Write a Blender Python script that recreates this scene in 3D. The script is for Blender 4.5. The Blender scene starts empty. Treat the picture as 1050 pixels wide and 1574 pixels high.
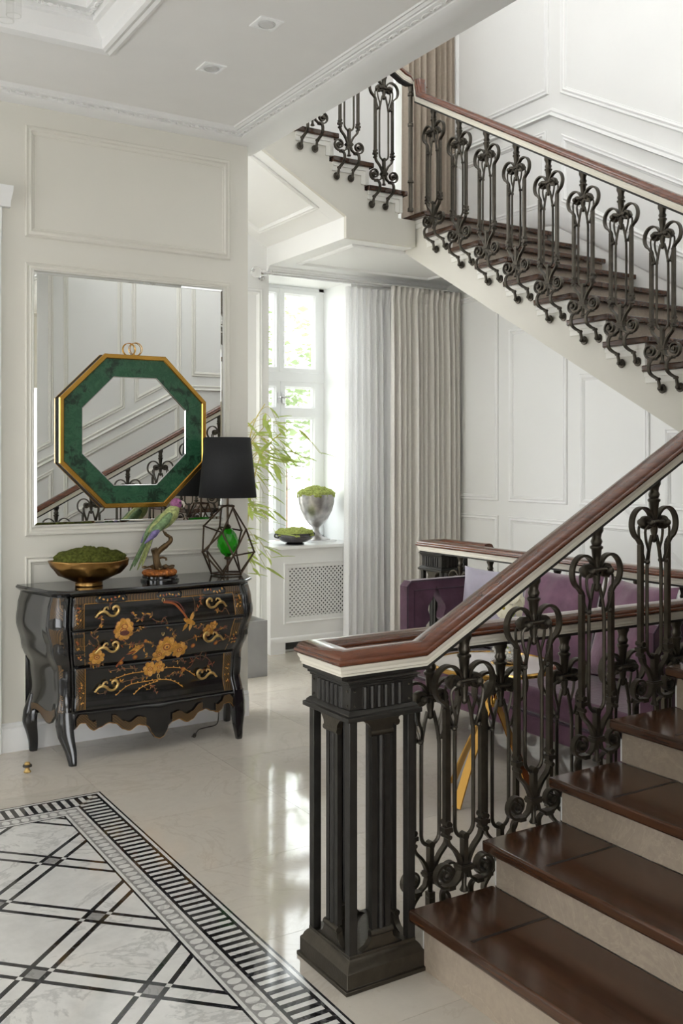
import bpy, math, random
from mathutils import Vector, Matrix
random.seed(7)
PI = math.pi
SC = bpy.context.scene
COL = SC.collection

# ------------------------------------------------------------------ camera, world, light, exposure
cam = bpy.data.objects.new('camera', bpy.data.cameras.new('camera'))
COL.objects.link(cam)
cam.location = (0, 0, 1.55)
cam.rotation_euler = (PI / 2, 0, -math.radians(31.75))
cam.data.sensor_fit = 'AUTO'
cam.data.sensor_width = 36.0
cam.data.lens = 1507.0 / 1574.0 * 36.0
cam.data.shift_x = 0.0
cam.data.shift_y = -81.0 / 1574.0
cam.data.clip_start = 0.05
SC.camera = cam

world = bpy.data.worlds.new('overcast_sky'); SC.world = world
world.use_nodes = True
bg = world.node_tree.nodes['Background']
bg.inputs[0].default_value = (0.96, 0.98, 1.0, 1)
bg.inputs[1].default_value = 1.75

SC.view_settings.view_transform = 'Standard'
SC.view_settings.look = 'None'
SC.view_settings.gamma = 1.0
SC.view_settings.use_curve_mapping = False
SC.view_settings.exposure = 1.9
try:
    SC.cycles.use_denoising = True
    SC.cycles.max_bounces = 10
    SC.cycles.diffuse_bounces = 6
    SC.cycles.glossy_bounces = 5
    SC.cycles.transmission_bounces = 8
    SC.cycles.transparent_max_bounces = 12
    SC.cycles.sample_clamp_indirect = 6.0
    SC.cycles.caustics_reflective = False
    SC.cycles.caustics_refractive = False
except Exception:
    pass

# ------------------------------------------------------------------ materials
def lin(c):
    c = c / 255.0
    return c / 12.92 if c <= 0.04045 else ((c + 0.055) / 1.055) ** 2.4
def rgb(r, g, b): return (lin(r), lin(g), lin(b), 1.0)

def new_mat(name):
    m = bpy.data.materials.new(name); m.use_nodes = True
    nt = m.node_tree
    return m, nt, nt.nodes['Principled BSDF']

def node(nt, kind, **kw):
    n = nt.nodes.new(kind)
    for k, v in kw.items():
        if k in n.inputs.keys(): n.inputs[k].default_value = v
        else: setattr(n, k, v)
    return n

def coords(nt, which='Object', scale=(1, 1, 1), rot=(0, 0, 0)):
    t = nt.nodes.new('ShaderNodeTexCoord'); mp = nt.nodes.new('ShaderNodeMapping')
    nt.links.new(t.outputs[which], mp.inputs[0])
    mp.inputs['Scale'].default_value = scale; mp.inputs['Rotation'].default_value = rot
    return mp.outputs[0]

def ramp(nt, src, stops):
    r = nt.nodes.new('ShaderNodeValToRGB'); e = r.color_ramp.elements
    while len(e) < len(stops): e.new(0.5)
    for k, (p, c) in enumerate(stops): e[k].position = p; e[k].color = c
    nt.links.new(src, r.inputs[0]); return r.outputs[0]

def plain(name, col, rough=0.5, metal=0.0, var=0.06, vscale=6.0, bump=0.0, bscale=60.0, spec=0.5, coat=0.0, sheen=0.0):
    m, nt, p = new_mat(name)
    n = node(nt, 'ShaderNodeTexNoise', Scale=vscale, Detail=4.0)
    nt.links.new(coords(nt), n.inputs['Vector'])
    a = tuple(max(0, c * (1 - var)) for c in col[:3]) + (1,)
    b = tuple(min(1, c * (1 + var)) for c in col[:3]) + (1,)
    nt.links.new(ramp(nt, n.outputs['Fac'], [(0.3, a), (0.7, b)]), p.inputs['Base Color'])
    p.inputs['Roughness'].default_value = rough; p.inputs['Metallic'].default_value = metal
    p.inputs['Specular IOR Level'].default_value = spec
    if coat: p.inputs['Coat Weight'].default_value = coat; p.inputs['Coat Roughness'].default_value = 0.06
    if sheen:
        p.inputs['Sheen Weight'].default_value = sheen; p.inputs['Sheen Roughness'].default_value = 0.4
    if bump:
        n2 = node(nt, 'ShaderNodeTexNoise', Scale=bscale, Detail=5.0)
        nt.links.new(coords(nt), n2.inputs['Vector'])
        bm = node(nt, 'ShaderNodeBump', Strength=bump, Distance=0.01)
        nt.links.new(n2.outputs['Fac'], bm.inputs['Height']); nt.links.new(bm.outputs[0], p.inputs['Normal'])
    return m

def marble(name, base, vein, rough=0.1, scale=2.0, amount=0.5, which='Object', bright=0.05):
    m, nt, p = new_mat(name)
    tc = nt.nodes.new('ShaderNodeTexCoord'); oi = nt.nodes.new('ShaderNodeObjectInfo')
    geo = nt.nodes.new('ShaderNodeNewGeometry')
    add = node(nt, 'ShaderNodeVectorMath', operation='ADD')
    mul = node(nt, 'ShaderNodeVectorMath', operation='SCALE'); mul.inputs['Scale'].default_value = 17.0
    comb = nt.nodes.new('ShaderNodeCombineXYZ')
    for k in range(3): nt.links.new(oi.outputs['Random'], comb.inputs[k])
    nt.links.new(comb.outputs[0], mul.inputs[0])
    nt.links.new(geo.outputs['Position'], add.inputs[0]); nt.links.new(mul.outputs[0], add.inputs[1])
    n = node(nt, 'ShaderNodeTexNoise', Scale=scale, Detail=9.0, Roughness=0.62, Distortion=1.2)
    nt.links.new(add.outputs[0], n.inputs['Vector'])
    n2 = node(nt, 'ShaderNodeTexNoise', Scale=scale * 9, Detail=6.0, Roughness=0.7)
    nt.links.new(add.outputs[0], n2.inputs['Vector'])
    mid = tuple(b * (1 - amount * 0.45) + v * amount * 0.45 for b, v in zip(base[:3], vein[:3])) + (1,)
    c1 = ramp(nt, n.outputs['Fac'], [(0.30, mid), (0.47, base), (0.495, tuple(b * (1 - amount) + v * amount for b, v in zip(base[:3], vein[:3])) + (1,)), (0.52, base), (0.72, mid)])
    c2 = ramp(nt, n2.outputs['Fac'], [(0.25, (1 - bright * 2,) * 3 + (1,)), (0.6, (1, 1, 1, 1))])
    mx = node(nt, 'ShaderNodeMix', data_type='RGBA', blend_type='MULTIPLY'); mx.inputs['Factor'].default_value = 1.0
    nt.links.new(c1, mx.inputs[6]); nt.links.new(c2, mx.inputs[7])
    hsv = nt.nodes.new('ShaderNodeHueSaturation')
    mr = node(nt, 'ShaderNodeMapRange'); mr.inputs['To Min'].default_value = 0.95; mr.inputs['To Max'].default_value = 1.04
    nt.links.new(oi.outputs['Random'], mr.inputs['Value']); nt.links.new(mr.outputs[0], hsv.inputs['Value'])
    nt.links.new(mx.outputs[2], hsv.inputs['Color'])
    nt.links.new(hsv.outputs[0], p.inputs['Base Color'])
    p.inputs['Roughness'].default_value = rough
    return m

def wood(name, dark, light, rough=0.2, scale=(30, 2.0, 30), coat=0.3):
    m, nt, p = new_mat(name)
    n = node(nt, 'ShaderNodeTexNoise', Scale=1.6, Detail=7.0, Roughness=0.65, Distortion=0.5)
    nt.links.new(coords(nt, 'Object', scale), n.inputs['Vector'])
    nt.links.new(ramp(nt, n.outputs['Fac'], [(0.32, dark), (0.5, tuple((a + b) / 2 for a, b in zip(dark, light))), (0.68, light)]), p.inputs['Base Color'])
    p.inputs['Roughness'].default_value = rough
    p.inputs['Coat Weight'].default_value = coat; p.inputs['Coat Roughness'].default_value = 0.12
    return m

M = {}
M['wall'] = plain('painted_wall_warm', rgb(222, 219, 209), 0.55, var=0.012, vscale=2.0)
M['wall_white'] = plain('painted_wall_white', rgb(236, 236, 234), 0.5, var=0.012, vscale=2.0)
M['ceiling'] = plain('ceiling_paint', rgb(240, 239, 237), 0.7, var=0.01)
M['trim'] = plain('trim_paint', rgb(226, 224, 217), 0.4, var=0.015)
M['trim_white'] = plain('trim_paint_white', rgb(238, 238, 237), 0.4, var=0.012)
M['stringer'] = plain('stringer_paint', rgb(208, 205, 195), 0.5, var=0.012)
M['win'] = plain('window_paint', rgb(247, 248, 248), 0.3, var=0.01)
M['floor'] = marble('cream_marble_floor', rgb(207, 200, 189), rgb(180, 168, 152), 0.06, 2.2, 0.3, bright=0.03)
M['grout'] = plain('floor_grout', rgb(150, 140, 128), 0.6)
M['white_marble'] = marble('white_marble', rgb(226, 225, 222), rgb(165, 165, 164), 0.07, 2.2, 0.55)
M['black_marble'] = marble('black_marble', rgb(26, 25, 28), rgb(95, 95, 100), 0.08, 7.0, 0.5)
M['grey_marble'] = marble('grey_marble', rgb(158, 156, 154), rgb(110, 110, 112), 0.08, 8.0, 0.5)
M['riser'] = marble('riser_stone', rgb(168, 154, 138), rgb(196, 182, 164), 0.28, 5.0, 0.35, bright=0.07)
M['iron'] = plain('bronzed_iron', rgb(74, 69, 61), 0.34, 0.8, var=0.14, vscale=30, bump=0.08, bscale=140)
M['iron_dark'] = plain('blackened_steel', rgb(52, 50, 47), 0.42, 0.6, var=0.2, vscale=20, bump=0.06, bscale=90)
M['rail_wood'] = wood('handrail_mahogany', rgb(80, 42, 26), rgb(110, 62, 40), 0.22, (5, 5, 40), 0.5)
M['tread_wood'] = wood('tread_mahogany', rgb(46, 28, 18), rgb(82, 52, 34), 0.22, (28, 1.6, 28), 0.3)
M['tread_cap'] = wood('tread_end_mahogany', rgb(50, 28, 19), rgb(90, 52, 35), 0.22, (28, 1.6, 28), 0.3)
M['ebony'] = plain('ebony_inlay', rgb(26, 20, 18), 0.3)
M['cream'] = plain('cream_rail_paint', rgb(224, 218, 204), 0.35, var=0.02)
M['lacquer'] = plain('black_lacquer', rgb(26, 26, 27), 0.13, var=0.15, vscale=8, coat=0.35)
M['lacquer_side'] = plain('olive_black_lacquer', rgb(48, 47, 43), 0.12, var=0.15, vscale=5, coat=0.5)
M['brass'] = plain('aged_brass', rgb(212, 180, 118), 0.3, 1.0, var=0.2, vscale=40)
M['gold'] = plain('brushed_gold', rgb(206, 158, 76), 0.24, 1.0, var=0.1, vscale=14)
M['gold_bowl'] = plain('hammered_gold', rgb(150, 116, 68), 0.3, 1.0, var=0.25, vscale=10, bump=0.7, bscale=14)
M['gold_table'] = plain('polished_gold', rgb(214, 168, 92), 0.12, 1.0, var=0.06)
M['bronze'] = plain('dark_bronze', rgb(112, 92, 66), 0.35, 0.9, var=0.25, vscale=30, bump=0.25, bscale=60)
M['bronze_thin'] = plain('bronze_rod', rgb(78, 64, 50), 0.35, 0.8, var=0.2, vscale=30)
M['moss'] = plain('dark_moss', rgb(92, 97, 44), 0.95, var=0.55, vscale=70, bump=1.0, bscale=160, spec=0.1)
M['moss_light'] = plain('light_moss', rgb(172, 182, 104), 0.95, var=0.35, vscale=70, bump=1.0, bscale=160, spec=0.1)
M['shade'] = plain('black_lampshade', rgb(24, 25, 28), 0.75, var=0.1, vscale=80, bump=0.15, bscale=200)
M['shade_in'] = plain('lampshade_lining', rgb(150, 120, 70), 0.5)
M['velvet'] = plain('plum_velvet', rgb(92, 63, 80), 0.85, var=0.28, vscale=7, bump=0.15, bscale=40, sheen=0.6, spec=0.2)
M['velvet_dark'] = plain('plum_piping', rgb(58, 38, 54), 0.85, var=0.1, sheen=0.3)
M['lilac'] = plain('lilac_silk', rgb(176, 170, 186), 0.45, var=0.15, vscale=6, sheen=0.3)
M['grey_cloth'] = plain('grey_silk', rgb(112, 106, 116), 0.5, var=0.15, vscale=6, sheen=0.3)
M['drape'] = plain('oatmeal_drape', rgb(226, 223, 218), 0.9, var=0.03, vscale=40, bump=0.04, bscale=300, spec=0.1)
M['drape_beige'] = plain('beige_drape', rgb(182, 170, 156), 0.9, var=0.06, vscale=40, bump=0.2, bscale=300, spec=0.1)
M['silver'] = plain('aged_silver', rgb(178, 174, 172), 0.32, 0.85, var=0.28, vscale=18)
M['pewter'] = plain('dark_pewter', rgb(100, 98, 102), 0.25, 0.8, var=0.3, vscale=16)
M['chrome'] = plain('chrome', rgb(226, 226, 226), 0.12, 1.0, var=0.02)
M['planter'] = plain('grey_planter', rgb(150, 150, 150), 0.35, var=0.08)
M['soil'] = plain('soil', rgb(60, 48, 36), 0.95, var=0.4, vscale=40)
M['cane'] = plain('bamboo_cane', rgb(170, 158, 70), 0.45, var=0.2, vscale=12)
def leafy(name, col):
    m, nt, p = new_mat(name); out = nt.nodes['Material Output']
    n = node(nt, 'ShaderNodeTexNoise', Scale=1.3, Detail=3.0); nt.links.new(coords(nt), n.inputs['Vector'])
    c = ramp(nt, n.outputs['Fac'], [(0.3, tuple(x * 0.75 for x in col[:3]) + (1,)), (0.7, tuple(min(1, x * 1.15) for x in col[:3]) + (1,))])
    t = node(nt, 'ShaderNodeBsdfTranslucent'); mx = nt.nodes.new('ShaderNodeMixShader'); mx.inputs[0].default_value = 0.5
    nt.links.new(c, p.inputs['Base Color']); nt.links.new(c, t.inputs[0]); p.inputs['Roughness'].default_value = 0.5
    nt.links.new(p.outputs[0], mx.inputs[1]); nt.links.new(t.outputs[0], mx.inputs[2]); nt.links.new(mx.outputs[0], out.inputs['Surface'])
    return m
M['tree_leaf'] = leafy('garden_leaf_translucent', rgb(138, 154, 112))
M['leaf'] = leafy('bamboo_leaf_translucent', rgb(178, 194, 106))
M['bark'] = plain('bark', rgb(120, 100, 84), 0.9, var=0.3, vscale=9)
M['lawn'] = plain('lawn', rgb(150, 180, 110), 0.9, var=0.25, vscale=2)
M['paving'] = plain('garden_paving', rgb(190, 186, 178), 0.8, var=0.1)
M['orchid'] = plain('orchid_petal', rgb(244, 238, 214), 0.6, var=0.04)
M['orchid_core'] = plain('orchid_core', rgb(196, 176, 60), 0.6)
M['stone_amber'] = plain('amber_rock', rgb(176, 104, 44), 0.5, var=0.5, vscale=60, bump=0.8, bscale=90)
M['polished_black'] = plain('polished_black_base', rgb(16, 16, 18), 0.12, coat=0.5)
M['green_feather'] = plain('green_feather', rgb(112, 138, 96), 0.5, var=0.4, vscale=70, bump=0.3, bscale=150)
M['lime_feather'] = plain('lime_feather', rgb(164, 172, 112), 0.5, var=0.35, vscale=70, bump=0.3, bscale=150)
M['violet_feather'] = plain('violet_feather', rgb(118, 106, 152), 0.5, var=0.35, vscale=60)
M['pink_feather'] = plain('pink_feather', rgb(150, 86, 130), 0.5, var=0.45, vscale=60)
M['beak'] = plain('beak', rgb(220, 214, 200), 0.4)
M['dark'] = plain('dark_void', rgb(34, 36, 36), 0.8)
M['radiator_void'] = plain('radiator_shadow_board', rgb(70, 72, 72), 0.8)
M['cable'] = plain('dark_cable', rgb(60, 54, 46), 0.6)
M['table_top'] = plain('pale_marble_top', rgb(228, 224, 220), 0.12, var=0.05)
M['lens'] = plain('lamp_lens', rgb(205, 205, 205), 0.35)
M['plum_silk'] = plain('plum_cushion_velvet', rgb(118, 85, 105), 0.7, var=0.3, vscale=9, bump=0.2, bscale=30, sheen=0.9, spec=0.3)
# painted decoration colours
M['paint_gold'] = plain('painted_gold', rgb(190, 136, 54), 0.4, var=0.3, vscale=50)
M['paint_amber'] = plain('painted_amber', rgb(214, 160, 82), 0.4, var=0.25, vscale=60)
M['paint_rust'] = plain('painted_rust', rgb(150, 80, 40), 0.4, var=0.3, vscale=50)
M['paint_dim'] = plain('painted_dim_bronze', rgb(112, 84, 54), 0.4, var=0.3, vscale=50)
M['paint_plum'] = plain('painted_plum', rgb(96, 50, 46), 0.4, var=0.3, vscale=50)

def mirror_mat():
    m, nt, p = new_mat('mirror_glass')
    n = node(nt, 'ShaderNodeTexNoise', Scale=2.0)
    nt.links.new(coords(nt), n.inputs['Vector'])
    nt.links.new(ramp(nt, n.outputs['Fac'], [(0, (0.93, 0.945, 0.93, 1)), (1, (0.95, 0.96, 0.95, 1))]), p.inputs['Base Color'])
    p.inputs['Metallic'].default_value = 1.0; p.inputs['Roughness'].default_value = 0.0
    return m
M['mirror'] = mirror_mat()

def glass_mat(name, col=(1, 1, 1, 1), rough=0.0, ior=1.45, thin=True, mixf=0.9):
    m, nt, p = new_mat(name)
    out = nt.nodes['Material Output']
    if thin:
        tr = node(nt, 'ShaderNodeBsdfTransparent'); tr.inputs[0].default_value = col
        gl = node(nt, 'ShaderNodeBsdfGlossy'); gl.inputs['Roughness'].default_value = rough
        lw = node(nt, 'ShaderNodeLayerWeight', Blend=0.35)
        fr = nt.nodes.new('ShaderNodeMapRange'); fr.inputs['To Min'].default_value = 0.03; fr.inputs['To Max'].default_value = 0.55
        pw = nt.nodes.new('ShaderNodeMath'); pw.operation = 'POWER'; pw.inputs[1].default_value = 3.0
        nt.links.new(lw.outputs['Facing'], pw.inputs[0]); nt.links.new(pw.outputs[0], fr.inputs['Value'])
        mx = nt.nodes.new('ShaderNodeMixShader')
        nt.links.new(fr.outputs[0], mx.inputs[0]); nt.links.new(tr.outputs[0], mx.inputs[1]); nt.links.new(gl.outputs[0], mx.inputs[2])
        nt.links.new(mx.outputs[0], out.inputs['Surface'])
    else:
        p.inputs['Base Color'].default_value = col; p.inputs['Transmission Weight'].default_value = mixf
        p.inputs['Roughness'].default_value = rough; p.inputs['IOR'].default_value = ior
    return m
M['pane'] = glass_mat('window_pane', (0.97, 0.99, 0.98, 1))
M['crystal_ball'] = glass_mat('crystal_finial', (1, 1, 1, 1), 0.0, 1.45, False, 1.0)
M['clear_tube'] = glass_mat('clear_glass_tube', (0.97, 0.97, 0.965, 1), 0.0, 1.5)
M['vase_glass'] = glass_mat('vase_glass', (0.98, 0.985, 0.98, 1), 0.0, 1.5)
M['emerald'] = glass_mat('emerald_crystal', rgb(46, 190, 30), 0.02, 1.5, False, 0.55)

def sheer_mat():
    m, nt, p = new_mat('white_sheer')
    out = nt.nodes['Material Output']
    d = node(nt, 'ShaderNodeBsdfDiffuse'); d.inputs[0].default_value = rgb(250, 250, 251)
    t = node(nt, 'ShaderNodeBsdfTranslucent'); t.inputs[0].default_value = rgb(250, 250, 251)
    tr = node(nt, 'ShaderNodeBsdfTransparent')
    a = nt.nodes.new('ShaderNodeMixShader'); a.inputs[0].default_value = 0.3
    b = nt.nodes.new('ShaderNodeMixShader')
    n = node(nt, 'ShaderNodeTexNoise', Scale=300.0)
    nt.links.new(coords(nt), n.inputs['Vector'])
    nt.links.new(ramp(nt, n.outputs['Fac'], [(0.3, (0.04, 0.04, 0.04, 1)), (0.7, (0.14, 0.14, 0.14, 1))]), b.inputs[0])
    nt.links.new(d.outputs[0], a.inputs[1]); nt.links.new(t.outputs[0], a.inputs[2])
    nt.links.new(a.outputs[0], b.inputs[1]); nt.links.new(tr.outputs[0], b.inputs[2])
    nt.links.new(b.outputs[0], out.inputs['Surface'])
    return m
M['sheer'] = sheer_mat()

def malachite():
    m, nt, p = new_mat('malachite_veneer')
    v = node(nt, 'ShaderNodeTexVoronoi', Scale=9.0); v.feature = 'F1'
    n = node(nt, 'ShaderNodeTexNoise', Scale=22.0, Detail=8.0, Roughness=0.7, Distortion=1.5)
    ms = nt.nodes.new('ShaderNodeMath'); ms.operation = 'ADD'
    c = coords(nt)
    nt.links.new(c, v.inputs['Vector']); nt.links.new(c, n.inputs['Vector'])
    ms.operation = 'MULTIPLY_ADD'; ms.inputs[1].default_value = 0.55
    nt.links.new(v.outputs['Distance'], ms.inputs[0]); nt.links.new(n.outputs['Fac'], ms.inputs[2])
    nt.links.new(ramp(nt, ms.outputs[0], [(0.50, rgb(52, 98, 70)), (0.66, rgb(36, 78, 54)), (0.80, rgb(50, 94, 68)), (0.98, rgb(26, 48, 36))]), p.inputs['Base Color'])
    p.inputs['Roughness'].default_value = 0.22
    return m
M['malachite'] = malachite()

def lattice_paint():
    m, nt, p = new_mat('gold_lattice_paint')
    c = coords(nt)
    sep = nt.nodes.new('ShaderNodeSeparateXYZ'); nt.links.new(c, sep.inputs[0])
    def mth(op, a, b=None):
        q = nt.nodes.new('ShaderNodeMath'); q.operation = op
        for k, s in enumerate((a, b)):
            if s is None: continue
            if isinstance(s, (int, float)): q.inputs[k].default_value = s
            else: nt.links.new(s, q.inputs[k])
        return q.outputs[0]
    hx = mth('ADD', sep.outputs[0], mth('MULTIPLY', sep.outputs[1], 2.2))
    u = mth('ABSOLUTE', mth('SINE', mth('MULTIPLY', mth('ADD', hx, sep.outputs[2]), 230.0)))
    v = mth('ABSOLUTE', mth('SINE', mth('MULTIPLY', mth('SUBTRACT', hx, sep.outputs[2]), 230.0)))
    mn = mth('MINIMUM', u, v)
    nt.links.new(ramp(nt, mn, [(0.16, rgb(128, 96, 52)), (0.34, rgb(38, 30, 24))]), p.inputs['Base Color'])
    p.inputs['Roughness'].default_value = 0.3; p.inputs['Coat Weight'].default_value = 0.2
    return m
M['lattice'] = lattice_paint()

# ------------------------------------------------------------------ mesh helpers
V = Vector
class MB:
    def __init__(s): s.v = []; s.f = []
    def add(s, vs, fs):
        o = len(s.v); s.v += [tuple(p) for p in vs]; s.f += [[i + o for i in f] for f in fs]; return s
    def box(s, x0, y0, z0, x1, y1, z1):
        if x0 > x1: x0, x1 = x1, x0
        if y0 > y1: y0, y1 = y1, y0
        if z0 > z1: z0, z1 = z1, z0
        return s.add([(x0, y0, z0), (x1, y0, z0), (x1, y1, z0), (x0, y1, z0), (x0, y0, z1), (x1, y0, z1), (x1, y1, z1), (x0, y1, z1)],
                     [(3, 2, 1, 0), (4, 5, 6, 7), (0, 1, 5, 4), (1, 2, 6, 5), (2, 3, 7, 6), (3, 0, 4, 7)])
    def prism(s, poly, lo, hi, axis='y'):
        """polygon extruded along an axis; poly is (a, b): xz for y, yz for x, xy for z"""
        mk = {'y': lambda a, b, h: (a, h, b), 'x': lambda a, b, h: (h, a, b), 'z': lambda a, b, h: (a, b, h)}[axis]
        n = len(poly); area = sum(poly[i][0] * poly[(i + 1) % n][1] - poly[(i + 1) % n][0] * poly[i][1] for i in range(n))
        if area < 0: poly = poly[::-1]
        vs = [mk(a, b, lo) for a, b in poly] + [mk(a, b, hi) for a, b in poly]
        f1 = list(range(n))[::-1]; f2 = list(range(n, 2 * n))
        sd = [(i, (i + 1) % n, (i + 1) % n + n, i + n) for i in range(n)]
        fs = [f1, f2] + sd
        if axis == 'y': fs = [f[::-1] for f in fs]
        return s.add(vs, fs)
    def tube(s, pts, r, n=8, closed=False, cap=True, squash=None):
        pts = [V(p) for p in pts]; m = len(pts)
        rr = r if isinstance(r, (list, tuple)) else [r] * m
        def tan(i):
            if closed: return (pts[(i + 1) % m] - pts[i - 1]).normalized()
            if i == 0: return (pts[1] - pts[0]).normalized()
            if i == m - 1: return (pts[-1] - pts[-2]).normalized()
            return (pts[i + 1] - pts[i - 1]).normalized()
        t = tan(0); nrm = t.orthogonal().normalized()
        vs = []
        for i in range(m):
            t2 = tan(i); ax = t.cross(t2)
            if ax.length > 1e-8: nrm = Matrix.Rotation(t.angle(t2), 3, ax.normalized()) @ nrm
            t = t2; nrm = (nrm - t * nrm.dot(t)).normalized(); b = t.cross(nrm)
            for k in range(n):
                a = 2 * PI * k / n
                vs.append(pts[i] + (nrm * math.cos(a) + b * math.sin(a)) * rr[i])
        fs = []
        for i in range(m if closed else m - 1):
            j = (i + 1) % m
            for k in range(n): fs.append((i * n + k, i * n + (k + 1) % n, j * n + (k + 1) % n, j * n + k))
        if cap and not closed:
            fs.append(list(range(n))[::-1]); fs.append([(m - 1) * n + k for k in range(n)])
        return s.add(vs, fs)
    def strap(s, pts, w, t, nrm=(0, 1, 0)):
        """flat bar: width w along nrm, thickness t across, following a curve; w may be a list"""
        pts = [V(p) for p in pts]; N = V(nrm); m = len(pts); vs = []
        for i in range(m):
            d = (pts[min(i + 1, m - 1)] - pts[max(i - 1, 0)]).normalized()
            c = d.cross(N).normalized()
            ww = (w[i] if isinstance(w, (list, tuple)) else w) / 2; tt = (t[i] if isinstance(t, (list, tuple)) else t) / 2
            vs += [pts[i] - N * ww - c * tt, pts[i] + N * ww - c * tt, pts[i] + N * ww + c * tt, pts[i] - N * ww + c * tt]
        fs = [(0, 1, 2, 3), ((m - 1) * 4 + 3, (m - 1) * 4 + 2, (m - 1) * 4 + 1, (m - 1) * 4)]
        for i in range(m - 1):
            for k in range(4): fs.append((i * 4 + k, (i + 1) * 4 + k, (i + 1) * 4 + (k + 1) % 4, i * 4 + (k + 1) % 4))
        return s.add(vs, fs)
    def lathe(s, prof, n=24, c=(0, 0, 0), axis=None, sx=1, sy=1):
        """prof (r, h) revolved about z at c, or about a given axis"""
        c = V(c); A = V(axis).normalized() if axis else V((0, 0, 1))
        U = V((1, 0, 0)) if not axis else A.orthogonal().normalized(); W = A.cross(U)
        vs = []; fs = []; m = len(prof)
        for r, h in prof:
            for k in range(n):
                a = 2 * PI * k / n; vs.append(c + A * h + U * (r * math.cos(a) * sx) + W * (r * math.sin(a) * sy))
        for i in range(m - 1):
            for k in range(n): fs.append((i * n + k, i * n + (k + 1) % n, (i + 1) * n + (k + 1) % n, (i + 1) * n + k))
        fs.append(list(range(n))[::-1]); fs.append([(m - 1) * n + k for k in range(n)])
        return s.add(vs, fs)
    def ball(s, c, r, n=8, sc=(1, 1, 1)):
        prof = [(r * math.sin(PI * k / n) + 1e-5, -r * math.cos(PI * k / n)) for k in range(n + 1)]
        o = len(s.v); s.lathe(prof, n + 4, (0, 0, 0))
        s.v[o:] = [(c[0] + x * sc[0], c[1] + y * sc[1], c[2] + z * sc[2]) for x, y, z in s.v[o:]]
        return s
    def frame(s, corners, normal, prof):
        """closed mitred moulding on a planar polygon; prof (inset, height)"""
        P = [V(p) for p in corners]; N = V(normal).normalized(); n = len(P); m = len(prof); vs = []; fs = []
        cen = sum(P, V((0, 0, 0))) / n
        for i in range(n):
            e1 = (P[i] - P[i - 1]).normalized(); e2 = (P[(i + 1) % n] - P[i]).normalized()
            n1 = N.cross(e1); n2 = N.cross(e2)
            if n1.dot(cen - P[i]) < 0: n1 = -n1
            if n2.dot(cen - P[i]) < 0: n2 = -n2
            mt = (n1 + n2) / (1 + n1.dot(n2))
            for a, h in prof: vs.append(P[i] + mt * a + N * h)
        for i in range(n):
            j = (i + 1) % n
            for k in range(m - 1): fs.append((i * m + k, j * m + k, j * m + k + 1, i * m + k + 1))
            fs.append((i * m + m - 1, j * m + m - 1, j * m, i * m))
        return s.add(vs, fs)
    def run(s, path, prof, side=None, closed=False):
        """profile (lateral, up) swept along a polyline with mitred joints"""
        P = [V(p) for p in path]; m = len(P); n = len(prof); vs = []; fs = []
        for i in range(m):
            if i == 0: d1 = d2 = (P[1] - P[0]).normalized()
            elif i == m - 1: d1 = d2 = (P[-1] - P[-2]).normalized()
            else: d1 = (P[i] - P[i - 1]).normalized(); d2 = (P[i + 1] - P[i]).normalized()
            sd = V(side) if side else d1.cross(V((0, 0, 1)))
            if sd.length < 1e-6: sd = d2.cross(V((0, 0, 1)))
            sd = sd.normalized(); up = sd.cross(d1).normalized(); pn = (d1 + d2).normalized()
            for a, b in prof:
                q = P[i] + sd * a + up * b
                t = (P[i] - q).dot(pn) / d1.dot(pn)
                vs.append(q + d1 * t)
        for i in range(m - 1):
            for k in range(n): fs.append((i * n + k, (i + 1) * n + k, (i + 1) * n + (k + 1) % n, i * n + (k + 1) % n))
        fs.append(list(range(n))); fs.append([(m - 1) * n + k for k in range(n)][::-1])
        return s.add(vs, fs)
    def grid(s, fn, nu, nv):
        vs = [fn(i / nu, j / nv) for j in range(nv + 1) for i in range(nu + 1)]
        fs = [(j * (nu + 1) + i, j * (nu + 1) + i + 1, (j + 1) * (nu + 1) + i + 1, (j + 1) * (nu + 1) + i) for j in range(nv) for i in range(nu)]
        return s.add(vs, fs)
    def mesh(s, name, smooth=True, angle=38, fix=True):
        me = bpy.data.meshes.new(name); me.from_pydata(s.v, [], s.f)
        if fix:
            import bmesh
            b = bmesh.new(); b.from_mesh(me); bmesh.ops.recalc_face_normals(b, faces=b.faces); b.to_mesh(me); b.free()
        if smooth:
            me.shade_smooth(); me.set_sharp_from_angle(angle=math.radians(angle))
        me.update(); return me
    def build(s, name, mat, parent=None, smooth=True, angle=38, bevel=0, fix=True):
        me = s.mesh(name, smooth, angle, fix)
        me.materials.append(M[mat] if isinstance(mat, str) else mat)
        return link(name, me, parent, bevel)

def link(name, me, parent=None, bevel=0):
    o = bpy.data.objects.new(name, me); COL.objects.link(o)
    if parent is not None: o.parent = parent
    if bevel:
        b = o.modifiers.new('bevel', 'BEVEL'); b.width = bevel; b.segments = 2; b.limit_method = 'ANGLE'; b.angle_limit = math.radians(40)
    return o

def struct(o, label=None):
    o['kind'] = 'structure'
    if label: o['label'] = label
    return o
def tag(o, label, cat, group=None):
    o['label'] = label; o['category'] = cat
    if group: o['group'] = group
    return o
def thing(name, label, cat, loc=(0, 0, 0), rotz=0, group=None):
    o = bpy.data.objects.new(name, None); COL.objects.link(o); o.location = loc; o.rotation_euler = (0, 0, rotz)
    o.empty_display_size = 0.1
    return tag(o, label, cat, group)
def box(name, mat, parent, a, b, bevel=0):
    return MB().box(*a, *b).build(name, mat, parent, bevel=bevel)

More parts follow.
